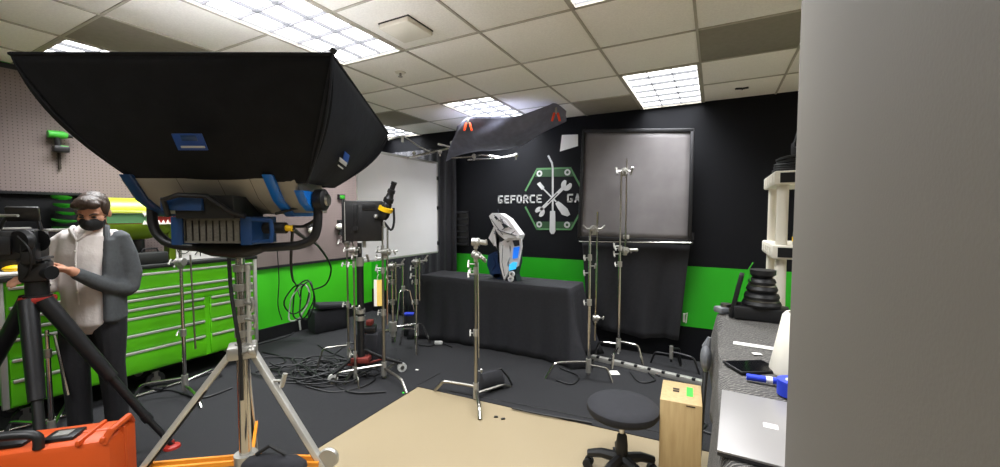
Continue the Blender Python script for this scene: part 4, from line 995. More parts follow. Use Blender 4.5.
def fuse(mb, name, m, parent, voxel=.008, smooth=6, fac=.5):
    """merge overlapping volumes to one continuous skin"""
    o = mb.build(name, m, parent, sharp=180)
    md = o.modifiers.new('remesh', 'REMESH'); md.mode = 'VOXEL'; md.voxel_size = voxel; md.use_smooth_shade = True
    if smooth: sm_ = o.modifiers.new('smooth', 'SMOOTH'); sm_.iterations = smooth; sm_.factor = fac
    return o
per = thing('person', 'person in white shirt, grey jacket and black mask adjusting the camera', 'person', Vector((pf.x, pf.y, .0065)))
# head frame: bowed and turned towards the camera
HC = Vector((.055, .055, 1.55)); tilt = R(26); turn = R(8)
hx_ = Vector((math.cos(turn), -math.sin(turn)*1, 0)); hy0 = Vector((math.sin(turn), math.cos(turn), 0))
hy_ = hy0*math.cos(tilt)+Vector((0, 0, -math.sin(tilt))); hz_ = hx_.cross(hy_)
def hp(x, y, z):
    v = HC+hx_*x+hy_*y+hz_*z; return (v.x, v.y, v.z)
def hw(x, y, z): return pl(*hp(x, y, z))
HR = basis(LF*hx_.x+FW*hx_.y, LF*hy_.x+FW*hy_.y+UPZ*hy_.z, LF*hz_.x+FW*hz_.y+UPZ*hz_.z)
b = MB()
b.sph(hw(0, -.012, .03), (.076, .095, .092), HR, 20, 14); b.sph(hw(0, .02, -.035), (.062, .075, .085), HR, 18, 12)
b.sph(hw(0, .055, -.08), (.036, .034, .032), HR); b.sph(hw(0, .088, -.02), (.013, .018, .028), HR); b.sph(hw(0, .098, -.036), (.015, .014, .011), HR)
for s_ in (-1, 1):
    b.sph(hw(.078*s_, -.008, -.005), (.012, .022, .034), HR); b.sph(hw(.03*s_, .07, .026), (.028, .016, .01), HR); b.sph(hw(.045*s_, .05, -.02), (.025, .025, .02), HR)
chain(b, [(.01, -.02, 1.40), (.025, .0, 1.46), (.045, .02, 1.51)], [(.06, .058), .054, .054])
chain(b, [(0, -.01, .98), (0, 0, 1.1), (0, 0, 1.25), (0, -.01, 1.38)], [(.15, .10), (.14, .10), (.16, .11), (.13, .08)])
chain(b, [(-.12, -.01, 1.37), (.12, -.01, 1.37)], [.048, .048])
LA = [(.17, -.01, 1.36), (.205, -.03, 1.13), (.195, -.01, 1.03), (.11, .17, 1.10), (.055, .30, 1.195)]
RA = [(-.17, -.01, 1.36), (-.21, .02, 1.12), (-.2, .06, 1.05), (-.17, .2, 1.09), (-.11, .32, 1.15)]
for AA in (LA, RA): chain(b, AA, [.052, .044, .042, .038, .027])
for s_ in (-1, 1): chain(b, [(.085*s_, 0, .96), (.095*s_, .015, .52), (.1*s_, 0, .10)], [.078, .052, .038]); chain(b, [(.1*s_, -.04, .05), (.1*s_, .1, .04)], [.036, .03])
# hands: palm, four fingers and a thumb each
def hand(w_, d, nrm, curl, b):
    w_ = Vector(w_); d = Vector(d).normalized(); nrm = Vector(nrm).normalized(); sd_ = d.cross(nrm).normalized(); g = lambda v: (v.x, v.y, v.z)
    chain(b, [g(w_), g(w_+d*.045), g(w_+d*.085)], [(.024, .02), (.036, .017), (.036, .015)])
    for i, (o_, ln) in enumerate(((-.029, .062), (-.010, .074), (.010, .070), (.029, .055))):
        p = w_+d*.085+sd_*o_; d1 = (d*math.cos(curl)-nrm*math.sin(curl)).normalized(); p1 = p+d1*ln*.45
        d2 = (d*math.cos(curl*2)-nrm*math.sin(curl*2)).normalized(); p2 = p1+d2*ln*.32; d3 = (d*math.cos(curl*2.8)-nrm*math.sin(curl*2.8)).normalized()
        chain(b, [g(p-d*.012), g(p1), g(p2), g(p2+d3*ln*.25)], [.0095, .0088, .008, .007], 8)
    p = w_+d*.025-sd_*.024; td = (d*.75-sd_*.65-nrm*.25).normalized()
    chain(b, [g(p), g(p+td*.035), g(p+td*.035+(td*.7+d*.5-nrm*.4).normalized()*.032)], [.012, .010, .0085], 8)
hand((.055, .30, 1.195), (-.42, .86, .25), (.75, .25, .6), .4, b)
hand((-.11, .32, 1.15), (-.1, .95, .2), (-.2, -.1, 1), .5, b)
body = fuse(b, 'body', 'skin', per, .0065, 5)
# facial features
for s_ in (-1, 1):
    MB().sph(hw(.031*s_, .083, .006), (.014, .008, .006), HR).build('eye', 'eye', body)
    MB().tube([hw(.014*s_, .094, .024), hw(.034*s_, .088, .031), hw(.052*s_, .072, .026)], [.0045, .006, .003], 6).build('eyebrow', 'hair', body)
# black face mask
b = MB(); b.sph(hw(0, .043, -.048), (.066, .072, .058), HR, 18, 12); b.sph(hw(0, .100, -.035), (.024, .022, .032), HR)
msk = fuse(b, 'face_mask', 'mask', per, .006, 4)
for s_ in (-1, 1): MB().tube([hw(.05*s_, .075, -.03), hw(.072*s_, .03, -.012), hw(.084*s_, -.015, -.002)], .003, 6).build('ear_loop', 'mask', msk)
# hair
b = MB(); b.sph(hw(0, -.028, .045), (.084, .098, .092), HR, 20, 14); b.sph(hw(0, .045, .098), (.066, .058, .036), HR); b.sph(hw(-.025, .075, .085), (.05, .034, .03), HR); b.sph(hw(.035, .07, .088), (.042, .034, .028), HR)
for s_ in (-1, 1): b.sph(hw(.072*s_, .0, .035), (.014, .045, .05), HR)
for k in range(9): a = -1+k/4; b.sph(hw(.055*a, .06-.03*a*a, .108-.02*a*a), (.014, .045, .014), HR)
fuse(b, 'hair', 'hair', per, .007, 2)
# shirt
b = MB()
chain(b, [(0, .005, .80), (0, .012, 1.02), (0, .012, 1.14), (0, .01, 1.27), (0, 0, 1.38), (0, -.01, 1.425)], [(.152, .12), (.152, .123), (.154, .125), (.165, .127), (.155, .10), (.10, .072)], 18)
chain(b, [(-.14, -.01, 1.375), (.14, -.01, 1.375)], [.062, .062])
chain(b, [(-.16, -.01, 1.36), (-.205, .02, 1.13), (-.2, .06, 1.06)], [.06, .054, .054]); chain(b, [(-.2, .06, 1.06), (-.17, .2, 1.09), (-.13, .28, 1.13)], [.056, .046, .04])
sh = fuse(b, 'shirt', 'shirt', per, .009, 8)
MB().tube([pl(.065, .035, 1.455), pl(.05, .085, 1.435), pl(0, .125, 1.37), pl(-.05, .085, 1.435), pl(-.065, .035, 1.455)], [.013, .016, .008, .016, .013], 8).build('collar', 'shirt', sh)
MB().tube([pl(0, .128, 1.36), pl(0, .147, 1.25), pl(0, .147, 1.1), pl(0, .138, .95)], .006, 6).build('placket', 'shirt', sh)
for z in (1.3, 1.21, 1.12, 1.03): MB().sph(pl(.001, .150, z), .006).build('button', 'teeth', sh)
# open grey jacket over the person's left side and back
b = MB()
chain(b, [(.0, -.045, .82), (.0, -.045, 1.05), (.0, -.04, 1.2), (.0, -.05, 1.35), (0, -.05, 1.41)], [(.165, .10), (.165, .10), (.17, .10), (.17, .085), (.12, .06)], 18)
chain(b, [(.135, .02, .82), (.14, .025, 1.05), (.142, .025, 1.2), (.135, .015, 1.36)], [(.05, .105), (.048, .103), (.048, .10), (.045, .075)])
chain(b, [(.15, -.01, 1.385), (.185, -.02, 1.27), (.212, -.03, 1.13), (.202, -.01, 1.02)], [.064, .064, .06, .058]); chain(b, [(.202, -.01, 1.02), (.16, .08, 1.045), (.115, .165, 1.095), (.068, .265, 1.17)], [.058, .055, .048, .038])
jk = fuse(b, 'jacket', 'jacket', per, .009, 8)
MB().tube([pl(.085, -.02, 1.455), pl(.118, .045, 1.40), pl(.135, .085, 1.3), pl(.142, .10, 1.15), pl(.135, .095, .82)], [.018, .02, .014, .010, .010], 8).build('lapel', 'jacket', jk)
MB().tube([pl(-.06, -.01, 1.47), pl(0, -.055, 1.475), pl(.06, -.01, 1.47)], .02, 8).build('hood_edge', 'jacket', jk)
# trousers and shoes
b = MB(); chain(b, [(0, -.01, .86), (0, -.01, .98)], [(.165, .125), (.16, .12)], 16)
for s_ in (-1, 1): chain(b, [(.082*s_, -.005, .90), (.09*s_, .005, .72), (.098*s_, .02, .5), (.102*s_, .0, .28), (.104*s_, -.01, .08)], [.10, .092, .074, .068, .064])
fuse(b, 'trousers', 'trousers', per, .009, 6)
for s_ in (-1, 1):
    b = MB(); chain(b, [(.102*s_, -.06, .045), (.104*s_, .03, .05), (.112*s_, .15, .035)], [(.045, .045), (.05, .05), (.042, .033)]); b.box(pl(.107*s_, .045, .012), (.09, .27, .024), basis(LF, FW, UPZ), bev=.01)
    fuse(b, 'shoe', 'shoe', per, .007, 3)

# ================================================================== BENCH AND PEGBOARD CLUTTER
WT = CZ1+.036
def bench(x, y, X): p = onX(x, y, X); return p
# black display board behind the bench
ya_, yb2 = onX(-30, 230, -4.74).y, onX(104, 230, -4.74).y; zt_ = onX(30, 191.5, -4.74).z
t = thing('display_board', 'black board standing on the tool chest below the pegboard', 'board', (-4.74, (ya_+yb2)/2, WT))
MB().box((-4.745, (ya_+yb2)/2, (WT+zt_)/2), (.03, yb2-ya_, zt_-WT), bev=.004).build('panel', 'board_black', t)
MB().box((-4.725, (ya_+yb2)/2, zt_-.01), (.04, yb2-ya_+.02, .02)).build('top_edge', 'metal_dark', t)
# potted plant
q = onX(66, 235, -4.62)
t = thing('green_fan_stack', 'stack of bright green fins on a black stand behind the photographer', 'ornament', (q.x, q.y, WT))
MB().box((q.x, q.y, (WT+1.33)/2), (.1, .12, 1.33-WT)).build('stand', 'plastic_black', t)
for k in range(6):
    z = 1.36+k*.062; MB().lathe([(.02, -.01), (.075-.004*k, .004), (.08-.004*k, .016), (.02, .012)], (q.x+.01*math.sin(k), q.y+.015*math.cos(k*2), z), (.12*math.sin(k), .1, 1), 18).build('fin', 'leaf_green', t)
# equipment on the bench
for (x, y, w_, h_, lab) in ((10, 228, .18, .10, 'black recorder with a silver rail at the left of the bench'), (57, 229, .34, .05, 'low black mixer with a silver edge behind the camera')):
    q = onX(x, y, -4.5)
    t = thing('bench_device', lab, 'device', (q.x, q.y, WT))
    MB().box((q.x, q.y, WT+(q.z-WT)/2), (.2, w_, q.z-WT), bev=.01).build('body', 'plastic_black', t); MB().box((q.x+.10, q.y, q.z-.005), (.02, w_-.02, .022), bev=.004).build('silver_rail', 'cast', t)
    for k in range(5): MB().cyl((q.x+.1, q.y-w_*.4+w_*.2*k, WT+(q.z-WT)*.5), (q.x+.115, q.y-w_*.4+w_*.2*k, WT+(q.z-WT)*.5), .012).build('dial', 'metal_dark', t)
q = onX(12, 266, -4.36)
t = thing('food_tray', 'small white tray with an orange snack on the bench corner', 'tray', (q.x, q.y, WT))
MB().box((q.x, q.y, WT+.015), (.12, .2, .03), bev=.01).build('tray', 'paper', t); MB().sph((q.x, q.y+.01, WT+.05), (.04, .06, .025)).build('snack', 'yellow', t); MB().sph((q.x, q.y+.05, WT+.045), (.03, .035, .02)).build('snack', 'clamp_orange', t)
# shark-mouth nose cone
NXc = -4.52
c_ = onX(150, 222, NXc); ncY0 = onX(100, 215, NXc).y; ncY1 = onX(181, 215, NXc).y
zt1 = onX(140, 198.5, NXc).z; zmid = onX(150, 218, NXc).z; zb1 = onX(140, 240, NXc).z
t = thing('shark_nose', 'yellow-green shark-mouthed nose cone model on the tool chest', 'model', (NXc, (ncY0+ncY1)/2, WT))
def nose(zlo, zhi, sgn, name, m, l0, l1, taper):
    rings = []; n = 14
    for k in range(13):
        v = k/12; y = l0+(l1-l0)*v; s_ = math.sqrt(max(1-((v-taper)/(1-taper))**2, .02)) if v > taper else 1.
        zr = (zhi-zlo)*s_; ring = [(NXc+math.cos(PI*i/(n-1))*.15*s_, y, (zlo+math.sin(PI*i/(n-1))*zr) if sgn > 0 else (zhi-math.sin(PI*i/(n-1))*zr)) for i in range(n)]
        rings.append(ring)
    return MB().loft(rings).build(name, m, t)
nose(zmid+.045, zt1, 1, 'upper_jaw', 'lime', ncY0, ncY1, .55); nose(zb1, zmid-.05, -1, 'lower_jaw', 'lime_green', ncY0, ncY1-.03, .35)
MB().box((NXc, (ncY0+ncY1)/2-.04, zmid), (.27, ncY1-ncY0-.1, .10)).build('mouth', 'red', t)
MB().box((NXc+.142, ncY0+(ncY1-ncY0)*.3, zmid+.052), (.012, (ncY1-ncY0)*.6, .022)).build('white_line', 'teeth', t)
MB().box((NXc+.136, ncY0+(ncY1-ncY0)*.22, zmid+.0), (.012, (ncY1-ncY0)*.45, .085)).build('cheek', 'logo_green', t)
for k in range(9):
    y = ncY0+(ncY1-ncY0)*(.42+.058*k)
    for s_, z in ((1, zmid+.05), (-1, zmid-.055)):
        MB().prism([(NXc+.142, y-.018, z), (NXc+.142, y+.018, z), (NXc+.142, y, z-s_*.038)], (.01, 0, 0)).build('tooth', 'teeth', t)
MB().cyl((NXc, (ncY0+ncY1)/2-.05, WT), (NXc, (ncY0+ncY1)/2-.05, zb1+.05), .05).box((NXc, (ncY0+ncY1)/2-.05, WT+.012), (.2, .3, .024), bev=.006).build('stand', 'plastic_black', t)
MB().box((NXc, ncY1-.10, (WT+zmid)/2-.02), (.1, .05, zmid-WT-.06)).build('front_post', 'lime_green', t)
# white printed board with crossed tools
wa, wb2 = onX(176, 238, -4.42), onX(222, 252, -4.42)
t = thing('printed_sign', 'white sign with dark crossed-tool line art on the tool chest', 'sign', (-4.42, (wa.y+wb2.y)/2, WT))
wz1 = wa.z; yc = (wa.y+wb2.y)/2; hw_ = (wb2.y-wa.y)/2; hh = (wz1-WT)
MB().box((-4.425, yc, WT+hh/2), (.012, 2*hw_, hh)).build('board', 'paper', t)
zc_ = WT+hh/2
for (y0, z0, y1, z1) in ((-.12, -.3, .12, .3), (-.12, .3, .12, -.3), (0, -.38, 0, .38)):
    MB().tube([(-4.418, yc+y0*2*hw_, zc_+z0*hh), (-4.418, yc+y1*2*hw_, zc_+z1*hh)], .004, 6).build('line_art', 'plastic_black', t)
for y0 in (-.36, .34):
    MB().tube([(-4.418, yc+y0*2*hw_+math.cos(a*PI/6)*.05, zc_+math.sin(a*PI/6)*.045) for a in range(12)], .004, 6, closed=True).build('line_art', 'plastic_black', t)
    MB().tube([(-4.418, yc+y0*2*hw_-.05, zc_), (-4.418, yc+y0*2*hw_+.05, zc_)], .004, 6).build('line_art', 'plastic_black', t)
# boxes behind sign, bench end
q = onX(130, 252, -4.5)
for (x, lab, hh_, m) in ((108, 'dark tool box on the bench behind the photographer', .12, 'plastic_black'), (150, 'black tool box on the bench below the shark nose', .10, 'chest_dark')):
    q = onX(x, 250, -4.40); t = thing('tool_box', lab, 'tool box', (q.x, q.y, WT))
    MB().box((q.x, q.y, WT+hh_/2), (.14, .22, hh_), bev=.012).build('body', m, t); MB().tube([(q.x, q.y-.06, WT+hh_-.005), (q.x, q.y-.05, WT+hh_+.03), (q.x, q.y+.05, WT+hh_+.03), (q.x, q.y+.06, WT+hh_-.005)], .008, 6).build('handle', 'metal_dark', t)
# drill hung on the pegboard
q = onX(58, 142, XL+.07); 
t = thing('cordless_drill', 'green and black cordless drill hanging on the pegboard', 'drill', q-UPZ*.15)
MB().tube([q+Vector((0, -0.056, 0.056)), q+Vector((0, 0.031, 0.060)), q+Vector((0, 0.056, 0.056))], [.03, .032, .022], 12).build('motor_housing', 'green_tool', t)
MB().cyl(q+Vector((0, 0.056, 0.056)), q+Vector((0, 0.087, 0.054)), .017, .01).build('chuck', 'metal_dark', t)
MB().tube([q+Vector((0, -0.006, 0.040)), q+Vector((.0, 0.000, -0.032))], .02, 10).build('grip', 'plastic_black', t)
MB().box(q+Vector((0, 0.015, -0.056)), (.06, .095, .05), bev=.01).build('battery', 'plastic_black', t)
MB().box(q+Vector((0, 0.031, -0.036)), (.05, .05, .016), bev=.005).build('latch', 'green_tool', t)
MB().tube([q+Vector((-.05, 0.000, 0.032)), q+Vector((.01, 0.000, 0.024))], .006, 6).build('peg_hook', 'steel', t)
q = onX(59.5, 162, XL+.03); tag(MB().box(q, (.02, .015, .12)).cyl(q+UPZ*.06, q+UPZ*.075, .01).build('hand_tool', 'plywood_dark'), 'thin brown hand tool hanging below the cordless drill', 'hand tool')
# outlets and small fixtures on the pegboard near the corner
def wallbox(x, y, w_, h_, m, m2, name, label, cat):
    q = onX(x, y, XL+.05); t = thing(name, label, cat, q)
    MB().box((XL+.016+.02, q.y, q.z), (.04, w_, h_), bev=.006).build('housing', m, t); MB().box((XL+.06, q.y, q.z), (.006, w_*.72, h_*.62), bev=.002).build('face', m2, t)
    for s_ in (-1, 1): MB().cyl((XL+.06, q.y+w_*.18*s_, q.z), (XL+.066, q.y+w_*.18*s_, q.z), .006).build('screw', 'steel', t)
wallbox(342, 197, .11, .075, 'plastic_black', 'leaf_green', 'exit_box', 'small green-faced box on the pegboard above the panel light', 'box')
wallbox(340.5, 222, .07, .06, 'plastic_black', 'plastic_black', 'wall_socket', 'black socket on the pegboard left of the panel light', 'socket')
wallbox(311, 225.5, .12, .06, 'plastic_black', 'plastic_black', 'wall_socket', 'black socket behind the right arm of the lamp yoke', 'socket')
def hung_tool(x, y, label):
    q = onX(x, y, XL+.06); t = thing('impact_driver', label, 'power tool', q-UPZ*.08)
    MB().sph(q+UPZ*.02, (.045, .07, .045)).build('head', 'teeth', t); MB().tube([q, q-UPZ*.05+Vector((0, .01, 0)), q-UPZ*.1], [.028, .022, .03], 10).build('grip', 'plastic_black', t)
    MB().tube([q-UPZ*.02+Vector((-.04, .0, 0)), q+Vector((0, 0, -.01))], .006, 6).build('peg_hook', 'steel', t)
    MB().tube([q-UPZ*.1+Vector((0, .02, 0)), q-UPZ*.14+Vector((0, .05, 0)), q-UPZ*.17+Vector((0, .02, 0))], .006, 6).build('tail', 'cable', t)
hung_tool(340, 228, 'pale green power tool hung on the pegboard beside the panel light'); hung_tool(313, 232, 'white power tool hung on the pegboard behind the lamp yoke')

# thin stands behind the photographer and against the chest
h = onX(181, 385, -4.0); h = fl(185, 384, .10)
t = cstand('chrome stand between the tool chest and the heavy light stand', h, .12, [fl(130, 403), fl(222, 377)], [Z(h, 330), Z(h, 262), Z(h, 245)], r=.016)
grip(Vector((h.x, h.y, Z(h, 262))), -LATH, t); MB().cyl((h.x+.05, h.y+.05, Z(h, 255)), (h.x+.06, h.y+.06, Z(h, 350)), .007).build('folded_arm', 'steel', t)
h = fl(52, 432, .10)
t = cstand('slim chrome stand between the tripod and the photographer', h, .12, [fl(2, 440), fl(72, 408)], [Z(h, 350), Z(h, 330)], r=.014)
MB().tube([Vector((h.x, h.y, Z(h, 335))), Vector((h.x, h.y, Z(h, 335)))+LATH*.05, Vector((h.x, h.y, Z(h, 395)))+LATH*.12], .009, 6).build('side_arm', 'chrome', t)
for a_, b_, lab in ((fl(-6, 434, .02), fl(84, 411, .02), 'long silver tube lying on the floor left of the photographer'), (fl(122, 401, .02), fl(212, 372, .02), 'silver tube lying on the floor before the tool chest')):
    b_ = a_.lerp(b_, 1); tag(MB().cyl((a_.x, a_.y, .0205), (b_.x, b_.y, .0205), .013, n=10).build('floor_tube', 'chrome', loc=(a_.x, a_.y, .007)), lab, 'tube')
q = fl(158, 392); t = thing('floor_clamp', 'small clamp lying on the floor in front of the tool chest', 'clamp', (q.x, q.y, .0065))
MB().box((q.x, q.y, .025), (.1, .05, .036), rotz(.5), bev=.01).build('jaw', 'metal_dark', t); MB().cyl((q.x, q.y, .045), (q.x+.06, q.y+.04, .05), .008).build('screw', 'steel', t)

# ================================================================== RIGHT SIDE: TABLE ITEMS AND SHELF
BT = BZ+.0115
# laptop
l0, l1 = fl(722, 389, BT+.018), fl(783, 397, BT+.018)
la = math.atan2(l1.y-l0.y, l1.x-l0.x); LW, LDp = .33, .235
n0 = fl(717, 449, BT+.018); lr = rotz(math.atan2(-(n0-l0).x, (n0-l0).y)+PI) 
uy = Vector((n0.x-l0.x, n0.y-l0.y, 0)); LDp = uy.length; uy.normalize(); ux = Vector((-uy.y, uy.x, 0)); LW = .25
rot = basis(ux, -uy, UPZ); c_ = Vector((l0.x, l0.y, 0))+ux*LW/2+uy*LDp/2
t = thing('laptop', 'closed silver laptop on the quilted blanket at the partition', 'laptop', (c_.x, c_.y, BT))
MB().box(c_+UPZ*(BT+.005), (LW, LDp, .008), rot, bev=.002).build('base', 'laptop_dark', t); MB().box(c_+UPZ*(BT+.0135), (LW, LDp, .007), rot, bev=.002).build('lid', 'laptop', t)
MB().box(c_+UPZ*(BT+.0174)+ux*.0, (.035, .028, .0008), rot, bev=.0002).build('lid_mark', 'paper', t)
for sx_ in (-1, 1):
    for sy_ in (-1, 1): MB().cyl(c_+ux*(LW*.42*sx_)+uy*(LDp*.4*sy_)+UPZ*BT, c_+ux*(LW*.42*sx_)+uy*(LDp*.4*sy_)+UPZ*(BT+.002), .008).build('foot', 'rubber', t)
# phone
def flat(name, label, cat, x, y, w_, d_, h_, ang, m, m2=None, part='body', part2='screen'):
    q = fl(x, y, BT); t = thing(name, label, cat, (q.x, q.y, BT))
    MB().box((q.x, q.y, BT+h_/2), (w_, d_, h_), rotz(ang), bev=min(h_*.3, .004)).build(part, m, t)
    if m2: MB().box((q.x, q.y, BT+h_+.0004), (w_*.92, d_*.94, .001), rotz(ang)).build(part2, m2, t)
    return t, q
flat('phone', 'black phone lying face up on the quilted blanket', 'phone', 752, 368, .12, .17, .010, R(-58), 'plastic_black', 'screen_black')
flat('tape_strip', 'white paper strip lying on the quilted blanket', 'paper', 757, 346.5, .19, .045, .003, R(-5), 'paper')
flat('paper_scrap', 'small white scrap beside the phone on the blanket', 'paper', 757, 354, .035, .025, .002, R(20), 'paper')
q = fl(756, 378, BT+.014); t = thing('marker_pen', 'blue marker pen lying beside the phone', 'pen', (q.x, q.y, BT)); d = Vector((.97, .05, 0)).normalized()
MB().cyl(q-d*.03, q+d*.15, .012).build('barrel', 'blue_plastic', t); MB().cyl(q+d*.03, q+d*.05, .0125).build('band', 'paper', t)
q = fl(782, 386, BT+.03); t = thing('tape_roll', 'blue roll of tape by the partition edge', 'tape', (q.x+.03, q.y, BT))
MB().lathe([(.02, -.025), (.045, -.025), (.045, .025), (.02, .025), (.02, -.025)], (q.x+.03, q.y, BT+.03), n=20).build('roll', 'blue_plastic', t); MB().lathe([(.018, -.026), (.021, -.026), (.021, .026), (.018, .026), (.018, -.026)], (q.x+.03, q.y, BT+.03), n=16).build('core', 'paper', t)
# large white curved shade
q = fl(785, 372, BT); t = thing('plastic_cone', 'tall white plastic cone standing behind the tape', 'cone', (q.x+.05, q.y, BT))
zt_ = zof(q, 312)
MB().lathe([(.105, 0), (.108, .01), (.07, (zt_-BT)*.95), (.06, zt_-BT), (.052, zt_-BT), (.098, .012)], (q.x+.055, q.y, BT), n=28).build('shell', 'plastic_white', t)
MB().lathe([(.0, .0), (.03, .0), (.03, .1), (.0, .1)], (q.x+.055, q.y, BT+.02), n=14).build('socket', 'plastic_white', t)
# dark tray with stacked coil pot
q = fl(762, 322, BT); q.y -= .03; t = thing('stacked_lens_tray', 'black tray holding a stack of ridged black rings', 'tray', (q.x, q.y, BT))
MB().box((q.x, q.y+.1, BT+.04), (.27, .15, .075), rotz(-.08), bev=.008).build('tray', 'plastic_black', t)
zb3 = BT+.075
prof = [(.0, 0)]
for k in range(4): prof += [(.095-.010*k, .005+.043*k), (.10-.010*k, .018+.043*k), (.093-.010*k, .035+.043*k), (.078-.010*k, .04+.043*k)]
prof += [(.055, .18), (.068, .19), (.068, .215), (.0, .215)]
MB().lathe(prof, (q.x-.0, q.y+.1, zb3), n=24).build('ring_stack', 'plastic_black', t)
for k in range(2): MB().lathe([(.084-.020*k, 0), (.090-.020*k, .0), (.090-.020*k, .006), (.084-.020*k, .006), (.084-.020*k, 0)], (q.x, q.y+.1, zb3+.038+.086*k), n=24).build('silver_rim', 'steel', t)
MB().box((q.x-.125, q.y+.12, BT+.13), (.025, .12, .26), rotz(-.08) @ Matrix.Rotation(.2, 3, 'Y'), bev=.006).build('side_wall', 'plastic_black', t)
MB().tube([(q.x-.06, q.y+.06, zb3+.15), (q.x-.07, q.y+.05, zb3+.22), (q.x-.05, q.y+.05, zb3+.26)], .004, 6).build('wire', 'leaf_green', t)
for (x, y, lab, m) in ((722, 313, 'small pale gadget at the far corner of the blanket', 'bag_grey'), (733, 314, 'small brass and black part beside the black tray', 'plywood_dark')):
    q = fl(x, y, BT); t = thing('small_part', lab, 'part', (q.x, q.y, BT))
    MB().box((q.x, q.y, BT+.02), (.07, .08, .04), rotz(.6), bev=.012).build('body', m, t); MB().lathe([(.012, 0), (.03, 0), (.03, .02), (.012, .02)], (q.x+.02, q.y+.01, BT+.04), n=14).build('ring', 'steel', t)
# grey bag hanging under the blanket edge
q = fl(703, 350, .80)
t = thing('plastic_bag', 'grey plastic bag hanging at the corner of the blanket table', 'bag', q-UPZ*.15)
MB().sph(q+Vector((.015, .06, -.06)), (.03, .06, .08)).build('bag', 'bag_grey', t); MB().tube([q+Vector((.015, .06, .0)), q+Vector((.03, .06, .06))], [.025, .01], 8).build('knot', 'bag_grey', t)
# black pole leaning by the table
a_ = fl(693, 466, .02); b_ = at(702, 352, 3.0)
t = thing('leaning_pole', 'black tube leaning between apple box and blanket table', 'pole', a_)
MB().cyl(fl(695, 500, .007), fl(705.5, 372, .6), .014).build('tube', 'plastic_black', t); MB().sph(fl(705.5, 372, .6), .016).build('cap', 'rubber', t)

# ---- white plastic shelf unit
SY0, SY1 = BY1+.16, BY1+.72; sxl = onY(766, 200, SY1).x; sxn = onY(778, 200, SY0).x
sxl = (sxl+sxn)/2+.0
t = thing('plastic_shelf', 'white plastic shelf unit half hidden behind the partition', 'shelf', (sxl+.3, (SY0+SY1)/2, 0))
SZ = [zof((sxl, SY0), 178), zof((sxl, SY0), 252)]
for x in (sxl+.035, sxl+.6):
    for y in (SY0+.05, SY1-.05): MB().lathe([(.038, .0), (.034, .03), (.031, SZ[1]), (.031, SZ[0]), (.026, SZ[0]+.005)], (x, y, 0), n=16).build('post', 'plastic_white', t)
for z in SZ:
    s_ = MB().box((sxl+.31, (SY0+SY1)/2, z), (.66, SY1-SY0+.04, .085), bev=.012).build('shelf_board', 'plastic_white', t)
    MB().box((sxl+.31, SY0-.021, z), (.60, .004, .06)).build('recess', 'metal_dark', s_)
    for k in range(4): MB().box((sxl-.021, SY0+.1+k*.12, z), (.004, .06, .05)).build('side_recess', 'plastic_white', s_)
zt_ = SZ[0]+.044
t = thing('coiled_cable', 'coil of black cable on top of the white shelf', 'cable', (sxl+.14, SY0+.2, zt_))
for k in range(5): MB().tube([(sxl+.15+math.cos(a*PI/10)*(.15-.006*k)+.01*math.sin(k*3), SY0+.22+math.sin(a*PI/10)*(.15-.008*k), zt_+.012+k*.020+.006*math.sin(a*.7+k)) for a in range(20)], .011, 6, closed=True).build('loop', 'cable', t)
t = thing('camera_gear', 'black camera gear sitting on the coil on the white shelf', 'camera gear', (sxl+.16, SY0+.22, zt_+.11))
g_ = Vector((sxl+.16, SY0+.2, zt_+.11))
MB().box(g_+Vector((0, 0, .045)), (.12, .10, .08), rotz(.4), bev=.012).build('body', 'plastic_black', t); MB().cyl(g_+Vector((-.03, -.07, .07)), g_+Vector((-.03, -.0, .07)), .035).build('lens', 'metal_dark', t)
MB().tube([g_+Vector((-.05, 0, .08)), g_+Vector((-.04, 0, .14)), g_+Vector((.04, 0, .15)), g_+Vector((.05, 0, .08))], .012, 6).build('handle', 'plastic_black', t)
g_ = Vector((sxl+.13, SY0+.10, SZ[1]+.043))
t = thing('small_bottle', 'small dark bottle with yellow band on the lower white shelf', 'bottle', g_)
MB().lathe([(.03, 0), (.032, .06), (.03, .08), (.014, .1), (.014, .13), (.0, .13)], g_, n=14).build('bottle', 'plastic_black', t); MB().lathe([(.033, .02), (.034, .02), (.034, .05), (.033, .05)], g_, n=14).build('band', 'yellow', t)
q = fl(788, 300, BT)
t = thing('clear_jar', 'clear plastic jar on the blanket beside the shelf post', 'jar', (sxl+.17, SY0-.22, BT)); MB().lathe([(.0, 0), (.06, 0), (.062, .1), (.05, .12), (.045, .12), (.056, .1), (.055, .005), (.0, .005)], (sxl+.17, SY0-.22, BT), n=18).build('jar', 'glass', t)
MB().lathe([(.0, .12), (.058, .12), (.058, .14), (.0, .14)], (sxl+.17, SY0-.22, BT), n=18).build('lid', 'plastic_white', t)

# ================================================================== FLOOR ITEMS
ra_, rb2 = fl(592, 357, .03), fl(703, 383, .03)
t = thing('power_strip', 'long silver multi-outlet power strip lying behind the apple box', 'power strip', ((ra_.x+rb2.x)/2, (ra_.y+rb2.y)/2, .0065))
d = (rb2-ra_); d.z = 0; ln = d.length; d.normalize(); rot = basis(d, Vector((-d.y, d.x, 0)), UPZ); m_ = (ra_+rb2)/2; m_.z = .030
MB().box(m_, (ln, .055, .047), rot, bev=.004).build('rail', 'alu', t)
for k in range(8):
    p = m_+d*(ln*(-.43+.123*k)); MB().box(p+UPZ*.022-Vector((-d.y, d.x, 0))*.018, (.03, .03, .022), rot, bev=.004).build('outlet', 'plastic_black', t)
q = fl(614, 373.5); t = tag(MB().box((q.x, q.y, .0085), (.09, .10, .003), rotz(.5)).build('paper_tag', 'paper', loc=(q.x, q.y, .0065)), 'white paper tag lying on the floor beside the chrome stand', 'paper')
